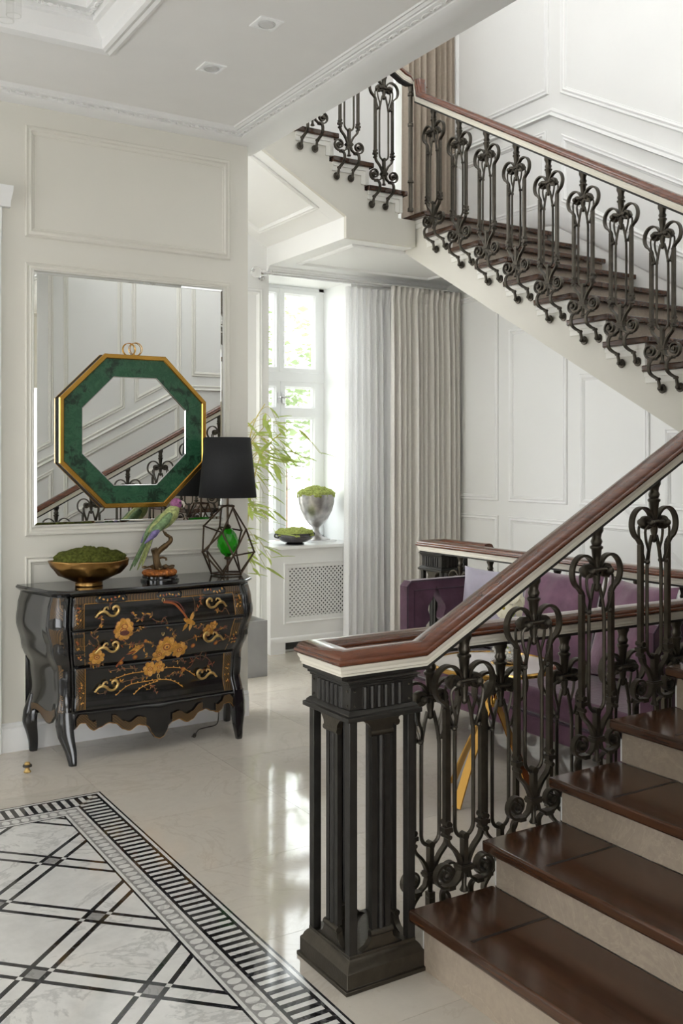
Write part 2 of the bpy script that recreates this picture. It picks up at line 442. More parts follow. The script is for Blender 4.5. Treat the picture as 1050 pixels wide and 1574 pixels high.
MOULD = [(0, 0), (0.0, 0.008), (0.006, 0.014), (0.012, 0.012), (0.017, 0.007), (0.024, 0.010), (0.030, 0.016), (0.036, 0.012), (0.042, 0.006), (0.046, 0.006), (0.050, 0)]
def scaled(prof, k, kh=None): return [(a * k, h * (kh or k)) for a, h in prof]
def lerp(a, b, t): return a + (b - a) * t
def interp(tab, x):
    if x <= tab[0][0]: return tab[0][1]
    for (a, p), (b, q) in zip(tab, tab[1:]):
        if x <= b:
            t = (x - a) / (b - a); t = t * t * (3 - 2 * t); return p + (q - p) * t
    return tab[-1][1]
def linterp(tab, x):
    if x <= tab[0][0]: return tab[0][1]
    for (a, p), (b, q) in zip(tab, tab[1:]):
        if x <= b: return p + (q - p) * (x - a) / (b - a)
    return tab[-1][1]
def bez(p, n=12):
    """smooth Catmull-Rom curve through points"""
    p = [V(q) for q in p]; out = []
    for i in range(len(p) - 1):
        a = p[max(i - 1, 0)]; b = p[i]; c = p[i + 1]; d = p[min(i + 2, len(p) - 1)]
        for k in range(n):
            t = k / n; t2 = t * t; t3 = t2 * t
            out.append(0.5 * ((2 * b) + (c - a) * t + (2 * a - 5 * b + 4 * c - d) * t2 + (3 * b - a - 3 * c + d) * t3))
    out.append(p[-1]); return out

# ------------------------------------------------------------------ the room
YW = 5.348          # wall behind the commode
XE = 2.642          # its free end, and the edge of the stairwell
YB = 6.95           # window wall
XR = 5.38           # wall beside the middle flight
YF = 1.00           # wall beside the lower flight
ZC = 3.484          # hall ceiling

# floor: grout bed, cream tiles, inlaid marble carpet
floor = struct(box('floor', 'grout', None, (-3.2, -3.0, -0.12), (7.2, YB + 0.6, -0.003)), 'polished cream marble floor with a black and white inlaid carpet')
X1, Y1 = 1.449, 4.484           # outer corner of the inlaid carpet
X0, Y0 = -1.55, 0.55
def tile(x0, y0, x1, y1):
    if x1 - x0 < 0.03 or y1 - y0 < 0.03: return
    e = 0.0007
    box('floor_tile', 'floor', floor, (x0 + e, y0 + e, -0.012), (x1 - e, y1 - e, 0.0))
def rng(a, b, st, ph):
    k = math.ceil((a - ph) / st - 1e-6); out = [a]
    while ph + k * st < b - 1e-6:
        if ph + k * st > a + 0.05: out.append(ph + k * st)
        k += 1
    return out + [b]
def tiles(xa, ya, xb, yb):
    xs = rng(xa, xb, 0.68, 1.454); ys = rng(ya, yb, 0.60, 2.813)
    for i in range(len(xs) - 1):
        for j in range(len(ys) - 1): tile(xs[i], ys[j], xs[i + 1], ys[j + 1])
tiles(X1, -2.4, XR, YB)
tiles(-2.5, Y1, X1, YW)
tiles(-2.5, -2.4, X1, Y0)
tiles(-2.5, Y0, X0, Y1)

NEAR = lambda x, y: x > 0.35 and y > 2.1
rest = {}
def clip(poly, xa, ya, xb, yb):
    for ax, lim, sg in ((0, xa, 1), (0, xb, -1), (1, ya, 1), (1, yb, -1)):
        out = []
        for i in range(len(poly)):
            p, q = poly[i - 1], poly[i]; dp = (p[ax] - lim) * sg; dq = (q[ax] - lim) * sg
            if (dp >= 0) != (dq >= 0):
                t = dp / (dp - dq); out.append((p[0] + (q[0] - p[0]) * t, p[1] + (q[1] - p[1]) * t))
            if dq >= 0: out.append(q)
        poly = out
        if len(poly) < 3: return []
    return poly
def piece(name, mat, poly, top=0.0):
    if len(poly) < 3: return
    cx = sum(p[0] for p in poly) / len(poly); cy = sum(p[1] for p in poly) / len(poly)
    area = abs(sum(poly[i - 1][0] * poly[i][1] - poly[i][0] * poly[i - 1][1] for i in range(len(poly)))) / 2
    if area < 2e-6: return
    if NEAR(cx, cy):
        MB().prism(poly, -0.012, top, 'z').build(name, mat, floor, smooth=False)
    else:
        rest.setdefault(mat, MB()).prism(poly, -0.012, top, 'z')
def rect(x0, y0, x1, y1): return [(x0, y0), (x1, y0), (x1, y1), (x0, y1)]
e = 0.0003
def ring(name, mat, d0, d1):
    """frame strip between insets d0 and d1 from the outer edge, four mitred pieces"""
    a = (X0 + d0, Y0 + d0, X1 - d0, Y1 - d0); b = (X0 + d1, Y0 + d1, X1 - d1, Y1 - d1)
    for poly in ([(a[0], a[3]), (a[2], a[3]), (b[2], b[3]), (b[0], b[3])], [(a[2], a[3]), (a[2], a[1]), (b[2], b[1]), (b[2], b[3])],
                 [(a[2], a[1]), (a[0], a[1]), (b[0], b[1]), (b[2], b[1])], [(a[0], a[1]), (a[0], a[3]), (b[0], b[3]), (b[0], b[1])]):
        cx = max(p[0] for p in poly); cy = max(p[1] for p in poly)
        if cx > X1 - 0.3 and cy > Y1 - 0.3: MB().prism(poly, -0.012, 0.0, 'z').build(name, mat, floor, smooth=False)
        else: rest.setdefault(mat, MB()).prism(poly, -0.012, 0.0, 'z')
ring('border_line', 'black_marble', 0.0, 0.008)
ring('border_band', 'white_marble', 0.008, 0.021)
ring('border_line', 'black_marble', 0.021, 0.033)
ring('border_line', 'black_marble', 0.134, 0.146)
ring('border_band', 'white_marble', 0.146, 0.158)
ring('border_band', 'grey_marble', 0.158, 0.216)
ring('border_band', 'white_marble', 0.216, 0.228)
ring('border_line', 'black_marble', 0.228, 0.236)
# striped band between insets .033 and .134
pit = 0.0407
def stripes():
    d0, d1 = 0.033, 0.134
    n = int((Y1 - Y0 - 2 * d1) / pit)
    for k in range(-2, n):
        for half, mt in ((0, 'white_marble'), (1, 'black_marble')):
            ya = Y1 - d1 - k * pit - half * pit / 2; yb = ya - pit / 2
            if yb > Y1 - d0: continue
            xin = X1 - d1
            if ya > Y1 - d1: xin = X1 - d1 + (ya - (Y1 - d1))
            piece('stripe_inlay', mt, rect(xin, yb, X1 - d0, min(ya, Y1 - d0)))
            piece('stripe_inlay', mt, rect(X0 + d0, yb, X0 + d1, min(ya, Y1 - d0)))
    n = int((X1 - X0 - 2 * d1) / pit)
    for k in range(-2, n):
        for half, mt in ((0, 'white_marble'), (1, 'black_marble')):
            xa = X1 - d1 - k * pit - half * pit / 2; xb = xa - pit / 2
            if xa > X1 - d1 + 0.09: continue
            yin = Y1 - d1
            if xa > X1 - d1: yin = Y1 - d1 + (xa - (X1 - d1))
            piece('stripe_inlay', mt, rect(xb, yin, xa, Y1 - d0))
            piece('stripe_inlay', mt, rect(xb, Y0 + d0, xa, Y0 + d1))
stripes()
# ovals in the grey band (raised by a hair so that they sit clear of the band)
def oval(cx, cy, rx, ry): piece('oval_inlay', 'white_marble', [(cx + rx * math.cos(2 * PI * k / 14), cy + ry * math.sin(2 * PI * k / 14)) for k in range(14)], 0.0004)
n = int((Y1 - Y0 - 0.374) / 0.0403)
for k in range(n + 1):
    oval(X1 - 0.187, Y1 - 0.187 - k * 0.0403, 0.0225, 0.0165); oval(X0 + 0.187, Y1 - 0.187 - k * 0.0403, 0.0225, 0.0165)
n = int((X1 - X0 - 0.374) / 0.0403)
for k in range(1, n + 1):
    oval(X1 - 0.187 - k * 0.0403, Y1 - 0.187, 0.0165, 0.0225); oval(X1 - 0.187 - k * 0.0403, Y0 + 0.187, 0.0165, 0.0225)
# diagonal lattice
R2 = math.sqrt(2); PT = 0.541 / R2
s0 = (1.040 + 3.265) / R2; t0 = (3.265 - 1.040) / R2
IV = [(-0.0425, -0.0245, 'L'), (-0.0245, 0.0245, 'G'), (0.0245, 0.0425, 'H'), (0.0425, PT - 0.0425, 'S')]
xa, ya, xb, yb = X0 + 0.236, Y0 + 0.236, X1 - 0.236, Y1 - 0.236
for i in range(-14, 10):
    for j in range(-10, 10):
        for (a0, a1, ka) in IV:
            for (b0, b1, kb) in IV:
                sa, sb = s0 + i * PT + a0, s0 + i * PT + a1; ta, tb = t0 + j * PT + b0, t0 + j * PT + b1
                poly = clip([((s - t) / R2, (s + t) / R2) for s, t in ((sa, ta), (sb, ta), (sb, tb), (sa, tb))], xa, ya, xb, yb)
                if not poly: continue
                blk = ka in 'LH' or kb in 'LH'
                if ka == 'S' and kb == 'S': nm, mt = 'marble_slab', 'white_marble'
                elif ka == 'G' and kb == 'G': nm, mt = 'square_inlay', 'grey_marble'
                elif (ka, kb) in (('H', 'L'), ('L', 'H')): nm, mt = 'square_inlay', 'white_marble'
                elif blk: nm, mt = 'line_inlay', 'black_marble'
                else: nm, mt = 'strip_inlay', 'white_marble'
                piece(nm, mt, poly)
for mt, mb in rest.items():
    o = mb.build('inlay_remainder', mt, floor, smooth=False); o['kind'] = 'stuff'

# walls
def wallbox(name, mat, a, b, label): return struct(box(name, mat, None, a, b), label)
wl = wallbox('wall_left', 'wall', (-2.5, YW, 0), (XE, YW + 0.16, ZC + 0.02), 'warm white panelled wall behind the commode')
def panel(parent, pts, normal, mat, k=1.0, name='panel_moulding'):
    return MB().frame(pts, normal, scaled(MOULD, k)).build(name, mat, parent)
def py(x0, z0, x1, z1, y): return [(x0, y, z0), (x1, y, z0), (x1, y, z1), (x0, y, z1)]
def px(y0, z0, y1, z1, x): return [(x, y0, z0), (x, y1, z0), (x, y1, z1), (x, y0, z1)]
panel(wl, py(1.318, 2.742, 2.521, 3.338, YW), (0, -1, 0), 'wall')
panel(wl, py(1.318, 1.138, 2.519, 2.604, YW), (0, -1, 0), 'wall')
panel(wl, py(1.318, 0.22, 2.519, 1.028, YW), (0, -1, 0), 'wall', 0.9)
bb = MB()
bb.run([(1.18, YW, 0), (XE, YW, 0)], [(0.0, 0), (0.018, 0), (0.018, 0.115), (0.012, 0.125), (0.014, 0.138), (0.006, 0.148), (0, 0.152)], side=(0, -1, 0))
struct(bb.build('baseboard_left', 'trim_white'), 'white skirting board under the panelled wall')

# window wall, with the window opening and the upper landing wall above it
WX0, WX1, WZ0, WZ1 = 3.62, 4.40, 0.86, 3.04
wb = MB()
wb.box(2.2, YB, 0, WX0, YB + 0.5, 7.0).box(WX1, YB, 0, XR + 0.2, YB + 0.5, 3.2).box(WX0, YB, 0, WX1, YB + 0.5, WZ0 - 0.02).box(WX0, YB, WZ1, WX1, YB + 0.5, 3.3)
wb.box(WX0, YB, 3.3, 4.80, YB + 0.5, 3.42).box(WX0, YB, 5.9, 5.3, YB + 0.5, 7.0).box(5.22, YB, 3.2, XR + 0.2, YB + 0.5, 7.0).box(4.80, YB, 3.2, 5.22, YB + 0.5, 3.42).box(WX0, YB, 3.42, 4.80, YB + 0.5, 5.9)
wall_b = struct(wb.build('wall_back', 'wall_white', None), 'white window wall at the far side of the stairwell')
panel(wall_b, py(2.75, 0.25, 3.56, 2.9, YB), (0, -1, 0), 'trim_white')
panel(wall_b, py(2.75, 3.9, 3.45, 5.6, YB), (0, -1, 0), 'trim_white')
panel(wall_b, py(3.55, 3.9, 4.45, 5.6, YB), (0, -1, 0), 'trim_white')
box('window_casing', 'trim_white', wall_b, (4.66, YB - 0.045, 3.3), (4.80, YB, 6.0), 0.006)

# wall beside the middle flight
wr = struct(box('wall_right', 'wall_white', None, (XR, -2.4, 0), (XR + 0.25, YB, 7.0)), 'white panelled wall beside the middle flight of stairs')
NX = (-1, 0, 0)
def slope(y): return 3.314 + 0.557 * (y - 5.587)
# panels below the flight
for ya_, yb_ in ((6.22, 6.86), (5.43, 6.09), (4.64, 5.30), (3.85, 4.51)):
    top = min(2.95, 1.62 + 0.54 * (min(ya_, yb_) - 3.406) - 0.1)
    panel(wr, px(ya_, 1.205, yb_, max(1.5, top), XR), NX, 'trim_white')
    panel(wr, px(ya_, 0.20, yb_, 1.085, XR), NX, 'trim_white')
# panels above the flight, following the slope and then level along the landing
def sl_panel(y0, y1, o0, o1, k=1.0):
    panel(wr, [(XR, y0, slope(y0) + o0), (XR, y1, slope(y1) + o0), (XR, y1, slope(y1) + o1), (XR, y0, slope(y0) + o1)], NX, 'trim_white', k)
panel(wr, [(XR, 5.50, 4.352), (XR, 2.6, 4.352 - 0.552 * 2.9), (XR, 2.6, 6.2), (XR, 5.50, 6.2)], NX, 'trim_white', 1.15)
panel(wr, px(5.63, 4.385, 6.80, 6.2, XR), NX, 'trim_white', 1.15)
rail_p = scaled(MOULD, 0.95)
dd = MB().run([(XR, 2.2, 4.235 - 0.557 * 3.39), (XR, 5.59, 4.235), (XR, 6.9, 4.235)], [(0, -0.03), (0.016, -0.03), (0.022, -0.012), (0.014, 0.0), (0.026, 0.012), (0.03, 0.022), (0.0, 0.03)], side=(-1, 0, 0))
dd.build('dado_rail', 'trim_white', wr)
panel(wr, [(XR, 5.49, slope(5.49) + 0.26), (XR, 3.0, slope(3.0) + 0.26), (XR, 3.0, slope(3.0) + 0.78), (XR, 5.49, slope(5.49) + 0.78)], NX, 'trim_white')
panel(wr, px(5.66, 3.52, 6.75, 4.11, XR), NX, 'trim_white')
sk = MB().run([(XR, 2.3, slope(2.3) + 0.09), (XR, 5.56, slope(5.56) + 0.09), (XR, 5.64, 3.40), (XR, 6.9, 3.40)], [(0, -0.12), (0.014, -0.12), (0.014, 0.02), (0.006, 0.032), (0, 0.036)], side=(-1, 0, 0))
sk.build('stair_skirting', 'trim_white', wr)
MB().run([(XR, 4.9, 1.22), (XR, 3.6, 0.30)], [(0, -0.02), (0.016, -0.02), (0.022, 0.0), (0.012, 0.012), (0, 0.02)], side=(-1, 0, 0)).build('sloping_moulding', 'trim_white', wr)

# wall beside the lower flight (seen in the mirrors)
wf = struct(box('wall_front', 'wall_white', None, (1.72, YF - 0.22, 0), (XR, YF, 7.0)), 'panelled wall beside the lower flight, seen in the mirrors')
def sl1(x): return 0.186 + 0.532 * (x - 1.735)
FN = (0, 1, 0)
def f_panel(x0, x1, o0, o1, top=None):
    pts = [(x0, YF, sl1(x0) + o0), (x1, YF, sl1(x1) + o0), (x1, YF, top or sl1(x1) + o1), (x0, YF, top or sl1(x0) + o1)]
    panel(wf, pts, FN, 'trim', 1.0)
f_panel(1.85, 2.66, 0.2, 0.78); f_panel(2.76, 3.95, 0.2, 0.78)
f_panel(1.85, 2.66, 1.02, 0, 4.4); f_panel(2.76, 3.36, 1.02, 0, 4.4); f_panel(3.46, 4.0, 1.02, 0, 4.4)
panel(wf, py(4.12, 2.43, 5.25, 4.4, YF), FN, 'trim')
MB().run([(1.74, YF, sl1(1.74) + 0.9), (4.03, YF, sl1(4.03) + 0.9), (5.3, YF, sl1(4.03) + 0.9)], [(0, -0.03), (0.02, -0.02), (0.014, 0.0), (0.028, 0.02), (0, 0.03)], side=(0, 1, 0)).build('dado_rail', 'trim', wf)

# hall ceiling, coffer and cornice
CX0, CY0, CX1, CY1 = -1.45, 0.2, 1.47, 4.50
cb = MB()
cb.box(-2.5, CY1, ZC, XE, YW + 0.16, ZC + 0.3).box(CX1, -2.4, ZC, XE, CY1, ZC + 0.3).box(-2.5, -2.4, ZC, CX0, CY1, ZC + 0.3).box(CX0, -2.4, ZC, CX1, CY0, ZC + 0.3)
cb.box(CX0 - 0.02, CY0 - 0.02, ZC + 0.24, CX1 + 0.02, CY1 + 0.02, ZC + 0.3)
ceil = struct(cb.build('ceiling', 'ceiling', None, smooth=False), 'white hall ceiling with a recessed coffer')
# cornice: flat cove with a carved band, along the wall and along the stairwell edge
CORN = [(0.0, -0.041), (0.012, -0.041), (0.055, -0.034), (0.085, -0.022), (0.088, -0.016), (0.132, -0.012), (0.134, -0.006), (0.150, -0.010), (0.162, -0.002), (0.174, -0.006), (0.181, 0.0), (0.181, 0.012), (0.0, 0.012)]
cr = MB().run([(-2.5, YW, ZC), (XE, YW, ZC)], CORN, side=(0, -1, 0))
cor = MB()
# L-shaped run, mitred at the corner
def corn_pts(k):
    a, b = CORN[k]
    return [(-2.5, YW - a, ZC + b), (XE - a, YW - a, ZC + b), (XE - a, -2.4, ZC + b)]
vs = []; n = len(CORN)
cols = [corn_pts(k) for k in range(n)]
vs = [cols[k][i] for i in range(3) for k in range(n)]
fs = [(i * n + k, (i + 1) * n + k, (i + 1) * n + (k + 1) % n, i * n + (k + 1) % n) for i in range(2) for k in range(n)]
cornice = struct(MB().add(vs, fs).build('trim_1', 'trim_white', None, angle=25), 'carved white cornice around the hall ceiling')
box('cornice_backing', 'trim_white', cornice, (XE - 0.001, -2.4, ZC - 0.041), (XE + 0.10, YW + 0.16, ZC + 0.3))
# carved leaf-and-dart units
def carved_unit():
    mb = MB()
    pts = [(-0.034, 0, 0)]
    arc = [(0.034 * math.cos(PI - PI * k / 8), 0.017 * math.sin(PI * k / 8) - 0.008, -0.004) for k in range(9)]
    mb.tube(arc, 0.0042, 5)
    mb.ball((0, -0.002, -0.002), 0.011, 5, (1.3, 0.8, 0.6))
    mb.tube([(-0.04, -0.012, -0.003), (-0.034, 0.0, -0.006), (-0.038, 0.014, -0.003)], 0.004, 5)
    mb.tube([(0.04, 0.012, -0.003), (0.034, 0.002, -0.005), (0.03, -0.012, -0.003)], 0.0035, 5)
    me = mb.mesh('carved_leaf'); me.materials.append(M['trim_white']); return me
cu = carved_unit()
def put_units(a, b, rot, parent, tilt=0.0):
    a = V(a); b = V(b); L = (b - a).length; k = int(L / 0.082)
    for i in range(k + 1):
        p = a.lerp(b, i / k)
        o = link('carved_leaf', cu, parent); o.location = p; o.rotation_euler = (tilt, 0, rot)
put_units((1.0, YW - 0.11, ZC - 0.016), (XE - 0.13, YW - 0.11, ZC - 0.016), 0, cornice)
put_units((XE - 0.11, YW - 0.12, ZC - 0.016), (XE - 0.11, 2.4, ZC - 0.016), PI / 2, cornice)
# coffer crown
COFF = [(-0.06, -0.004), (-0.06, -0.012), (-0.045, -0.016), (-0.03, -0.010), (-0.012, -0.018), (0.004, -0.012), (0.008, 0.03), (0.05, 0.075), (0.07, 0.08), (0.075, 0.11), (0.11, 0.115), (0.115, 0.15), (0.12, 0.24), (0, 0.24), (0, 0.0)]
vs = []; n = len(COFF); cs = [(CX0, CY0, 1, 1), (CX1, CY0, -1, 1), (CX1, CY1, -1, -1), (CX0, CY1, 1, -1)]
vs = [(x + a * sx, y + a * sy, ZC + b) for x, y, sx, sy in cs for a, b in COFF]
fs = [(i * n + k, ((i + 1) % 4) * n + k, ((i + 1) % 4) * n + (k + 1) % n, i * n + (k + 1) % n) for i in range(4) for k in range(n)]
crown = struct(MB().add(vs, fs).build('trim_2', 'trim_white', None, angle=25), 'stepped white crown moulding around the ceiling coffer')
put_units((0.5, CY1 - 0.095, ZC + 0.10), (CX1 - 0.1, CY1 - 0.095, ZC + 0.10), 0, crown)
put_units((CX1 - 0.095, CY1 - 0.12, ZC + 0.10), (CX1 - 0.095, 3.0, ZC + 0.10), PI / 2, crown)
# hall walls behind the camera, with their windows and doorway
def pierced(mb, axis, at, th, u0, u1, z0, z1, holes):
    def bx(ua, ub, za, zb):
        if ub - ua < 1e-4 or zb - za < 1e-4: return
        if axis == 'x': mb.box(at, ua, za, at + th, ub, zb)
        else: mb.box(ua, at, za, ub, at + th, zb)
    cur = u0
    for (a, b, c, d) in holes:
        bx(cur, a, z0, z1); bx(a, b, z0, c); bx(a, b, d, z1); cur = b
    bx(cur, u1, z0, z1)
    return mb
HOLES_L = [(0.8, 1.7, 0.5, 2.7), (3.3, 4.5, 0.4, 2.8)]
HOLES_B = [(-1.1, 0.9, 0.0, 2.5)]
HOLES_U = [(0.4, 2.2, 4.4, 6.3)]
wh = struct(pierced(MB(), 'x', -2.75, 0.25, -2.4, YW + 0.16, 0.0, ZC + 0.3, HOLES_L).build('wall_hall', 'wall', None, smooth=False), 'hall wall with two tall windows behind the viewer')
wc = struct(pierced(MB(), 'y', -2.65, 0.25, -2.75, 1.97, 0.0, ZC + 0.3, HOLES_B).build('wall_entrance', 'wall', None, smooth=False), 'entrance wall with a wide doorway behind the viewer')
wa = struct(pierced(MB(), 'x', 1.95, 0.22, YW + 0.161, YB, 0.0, ZC + 0.02, [(5.62, 6.9, 0.25, 2.75)]).build('wall_light_block', 'wall_white', None, smooth=False), 'unseen pierced wall added to cut the daylight in the window alcove')  # out-of-view wall added to reduce daylight on the landing soffit
ws = struct(MB().box(1.72, -2.4, 0.0, 1.97, YF - 0.22, ZC).build('wall_side', 'wall', None, smooth=False), 'wall closing the hall beside the lower flight')
wu = struct(pierced(MB(), 'x', -2.75, 0.25, -2.4, YB + 0.5, ZC + 0.31, 7.0, HOLES_U).box(-2.75, -2.65, ZC + 0.31, XR + 0.25, -2.4, 7.0).build('wall_upper', 'wall_white', None, smooth=False), 'upper storey walls with windows behind the viewer')
# upper storey shell; its ceiling opening is added to brighten the stairwell
up = struct(MB().box(-2.5, -2.4, 6.9, 2.8, YB + 0.5, 7.1).box(4.4, -2.4, 6.9, XR + 0.25, YB + 0.5, 7.1).box(2.8, -2.4, 6.9, 4.4, 1.15, 7.1).box(2.8, 2.35, 6.9, 4.4, YB + 0.5, 7.1).build('ceiling_upper', 'ceiling', None), 'upper ceiling with an unseen opening added to light the stairwell')

# door surround at the edge of the picture
door = struct(thing('door_1', 'white door surround with a projecting cornice beside the panelled wall', 'door', (0.62, YW, 0)))
del door['category']
for xx in (-0.56, 0.45): box('casing', 'trim_white', door, (xx, -0.035, 0), (xx + 0.12, 0, 2.75), 0.004)
box('frieze', 'trim_white', door, (-0.58, -0.03, 2.70), (0.575, 0, 2.88), 0.004)
MB().run([(-0.66, 0, 2.88), (0.615, 0, 2.88)], [(0, 0), (0.04, 0), (0.05, 0.03), (0.09, 0.06), (0.10, 0.07), (0.11, 0.095), (0, 0.1)], side=(0, -1, 0)).build('cornice', 'trim_white', door)
dl = box('door_leaf', 'trim_white', door, (-0.44, -0.012, 0.004), (0.45, 0.0, 2.70))
for za, zb in ((0.2, 1.0), (1.12, 2.55)):
    MB().frame([(-0.32, -0.012, za), (0.33, -0.012, za), (0.33, -0.012, zb), (-0.32, -0.012, zb)], (0, -1, 0), scaled(MOULD, 0.8)).build('panel_moulding', 'trim_white', dl)

# ------------------------------------------------------------------ window
win = struct(thing('window_1', 'tall white casement window with a transom light', 'window', (0, 0, 0))); del win['category']
WY = 7.40
fr = MB()
fr.box(WX0, WY, WZ0, WX0 + 0.06, WY + 0.07, WZ1).box(4.345, WY, WZ0, WX1, WY + 0.07, WZ1).box(WX0, WY, WZ1 - 0.03, WX1, WY + 0.07, WZ1).box(WX0, WY, WZ0, WX1, WY + 0.07, WZ0 + 0.03)
fr.box(WX0, WY - 0.01, 2.215, WX1, WY + 0.07, 2.30).box(3.948, WY - 0.014, 2.30, 3.982, WY + 0.06, WZ1 - 0.03)
fr.build('window_frame', 'win', win, bevel=0.004)
def sash(x0, x1, z0, z1, w, y, name='sash'):
    o = MB().frame(py(x0, z0, x1, z1, y + 0.045), (0, -1, 0), [(0, 0), (0, 0.05), (w * 0.7, 0.05), (w * 0.85, 0.035), (w, 0.03), (w, 0)]).build(name, 'win', win)
    box('pane', 'pane', o, (x0 + w * 0.6, y + 0.02, z0 + w * 0.6), (x1 - w * 0.6, y + 0.026, z1 - w * 0.6))
    return o
sash(3.965, 4.345, 2.30, WZ1 - 0.03, 0.05, WY, 'transom_light')
sash(3.68, 3.962, 2.30, WZ1 - 0.03, 0.05, WY, 'transom_light')
for x0, x1 in ((3.968, 4.345), (3.68, 3.962)):
    sash(x0, x1, 1.955, 2.215, 0.055, WY)
    sash(x0, x1, WZ0 + 0.02, 1.955, 0.06, WY)
for xh in (3.945, 3.985):
    hb = MB(); hb.box(xh - 0.008, WY - 0.014, 2.03, xh + 0.008, WY - 0.004, 2.12); hb.tube([(xh, WY - 0.014, 2.08), (xh, WY - 0.05, 2.08), (xh + 0.045, WY - 0.055, 2.075)], 0.006, 6)
    hb.build('window_handle', 'chrome', win)
box('reveal_panel', 'win', win, (WX1 - 0.004, YB, WZ0), (WX1 + 0.001, WY, WZ1))
# upper landing window (hidden behind its drape and the ceiling edge)
win2 = struct(thing('window_2', 'upper landing window behind the beige drape', 'window', (0, 0, 0))); del win2['category']
MB().frame(py(4.80, 3.42, 5.22, 5.9, WY + 0.05), (0, -1, 0), [(0, 0), (0, 0.06), (0.06, 0.05), (0.07, 0.03), (0.07, 0)]).build('window_frame', 'win', win2)
box('pane', 'pane', win2, (4.84, WY + 0.02, 3.46), (5.18, WY + 0.026, 5.86))

# ------------------------------------------------------------------ staircase
NT = 8
def T1(i): return 1.735 + 0.2865 * i, 0.186 + 0.1525 * i
def T2(j): return 5.305 - 0.282 * j, 3.157 - 0.157 * j
def T3(k): return 4.100 - 0.288 * k, 3.471 + 0.157 * k
YT = 2.42; XT = 4.17; YT3 = 5.72
ZL1 = 1.418; ZL2 = 3.314

f1 = thing('stair_flight', 'lower flight of dark wood treads with beige stone risers beside the near newel post', 'stairs')
def nosed(x0, x1, y0, y1, z, name='tread', parent=None, mat='tread_wood'):
    return box(name, mat, parent, (x0, y0, z - 0.036), (x1, y1, z), 0.007)
for i in range(NT):
    x, z = T1(i); xn = T1(i + 1)[0]
    t = nosed(x, xn + 0.045, YF, YT, z, 'tread', f1)
    box('joint_strip', 'ebony', t, (x + 0.035, YT - 0.264, z - 0.003), (xn + 0.04, YT - 0.252, z + 0.0005))
    zl = 0 if i == 0 else T1(i - 1)[1]
    box('riser', 'riser', f1, (x + 0.045, YF, zl), (x + 0.065, YT - 0.02, z - 0.036))
x8 = T1(NT)[0]
box('riser', 'riser', f1, (x8 + 0.045, YF, T1(NT - 1)[1]), (x8 + 0.065, YT - 0.02, ZL1 - 0.036))
poly = [(T1(0)[0] + 0.066, 0.0)]
for i in range(NT):
    x, z = T1(i); poly += [(x + 0.066, z - 0.037), (T1(i + 1)[0] + 0.066, z - 0.037)]
poly += [(x8 + 0.066, 0.0)]
MB().prism(poly, YF, YT - 0.021, 'y').build('stair_body', 'stringer', f1, smooth=False)
for i in range(NT):
    x, z = T1(i)
    l = MB().box(x + 0.05, YT - 0.02, z - 0.075, T1(i + 1)[0] + 0.05, YT - 0.008, z - 0.037)
    zl = 0 if i == 0 else T1(i - 1)[1]
    l.box(x + 0.05, YT - 0.02, zl, x + 0.085, YT - 0.008, z - 0.037); l.build('step_trim', 'trim_white', f1)
# lower landing
f12 = thing('stair_landing', 'dark wood quarter landing between the lower and the middle flight', 'landing')
box('landing_floor', 'tread_wood', f12, (x8, YF, ZL1 - 0.036), (XR, 2.50, ZL1), 0.007)
box('landing_slab', 'stringer', f12, (x8 + 0.07, YF, 1.10), (XR, 2.47, ZL1 - 0.037))

# middle flight
f2 = thing('stair_flight', 'middle flight of dark wood treads rising away along the white panelled wall', 'stairs')
for j in range(0, 11):
    y, z = T2(j); yn = T2(j - 1)[0]
    nosed(XT, XR - 0.02, y, yn + 0.045, z, 'tread', f2)
    zl = T2(j + 1)[1] if j < 10 else ZL1
    box('riser', 'riser', f2, (XT + 0.03, y + 0.04, zl), (XR - 0.02, y + 0.06, z - 0.036))
yl = T2(-1)[0]
box('riser', 'riser', f2, (XT + 0.03, yl + 0.04, T2(0)[1]), (XR - 0.02, yl + 0.06, ZL2 - 0.036))
XS = XT + 0.035
poly = [(T2(10)[0] + 0.061, 1.10 if False else 1.20)]
for j in range(10, -1, -1):
    y, z = T2(j); poly += [(y + 0.061, z - 0.037), (T2(j - 1)[0] + 0.061, z - 0.037)]
poly += [(yl + 0.061, ZL2 - 0.04), (5.935, ZL2 - 0.04), (5.935, 3.085)]
poly += [(2.60, 3.085 - 0.557 * (5.935 - 2.60))]
MB().prism(poly, XS, XR - 0.002, 'x').build('stair_body', 'stringer', f2, smooth=False)
for j in range(-1, 11):
    y, z = T2(j) if j >= 0 else (yl, ZL2); yn = T2(j - 1)[0] if j >= 0 else 5.72
    zl = T2(j + 1)[1] if 0 <= j < 10 else (T2(0)[1] if j < 0 else ZL1)
    l = MB(); ye = yn + 0.04
    l.prism([(ye, z - 0.037), (y + 0.035, z - 0.037), (y + 0.035, zl), (y + 0.060, zl), (y + 0.060, z - 0.062), (ye, z - 0.062)], XS - 0.016, XS - 0.0005, 'x')
    l.prism([(ye, z - 0.0622), (y + 0.0602, z - 0.0622), (y + 0.0602, zl), (y + 0.093, zl), (y + 0.093, z - 0.095), (ye, z - 0.095)], XS - 0.008, XS - 0.0005, 'x')
    l.build('step_trim', 'trim', f2)
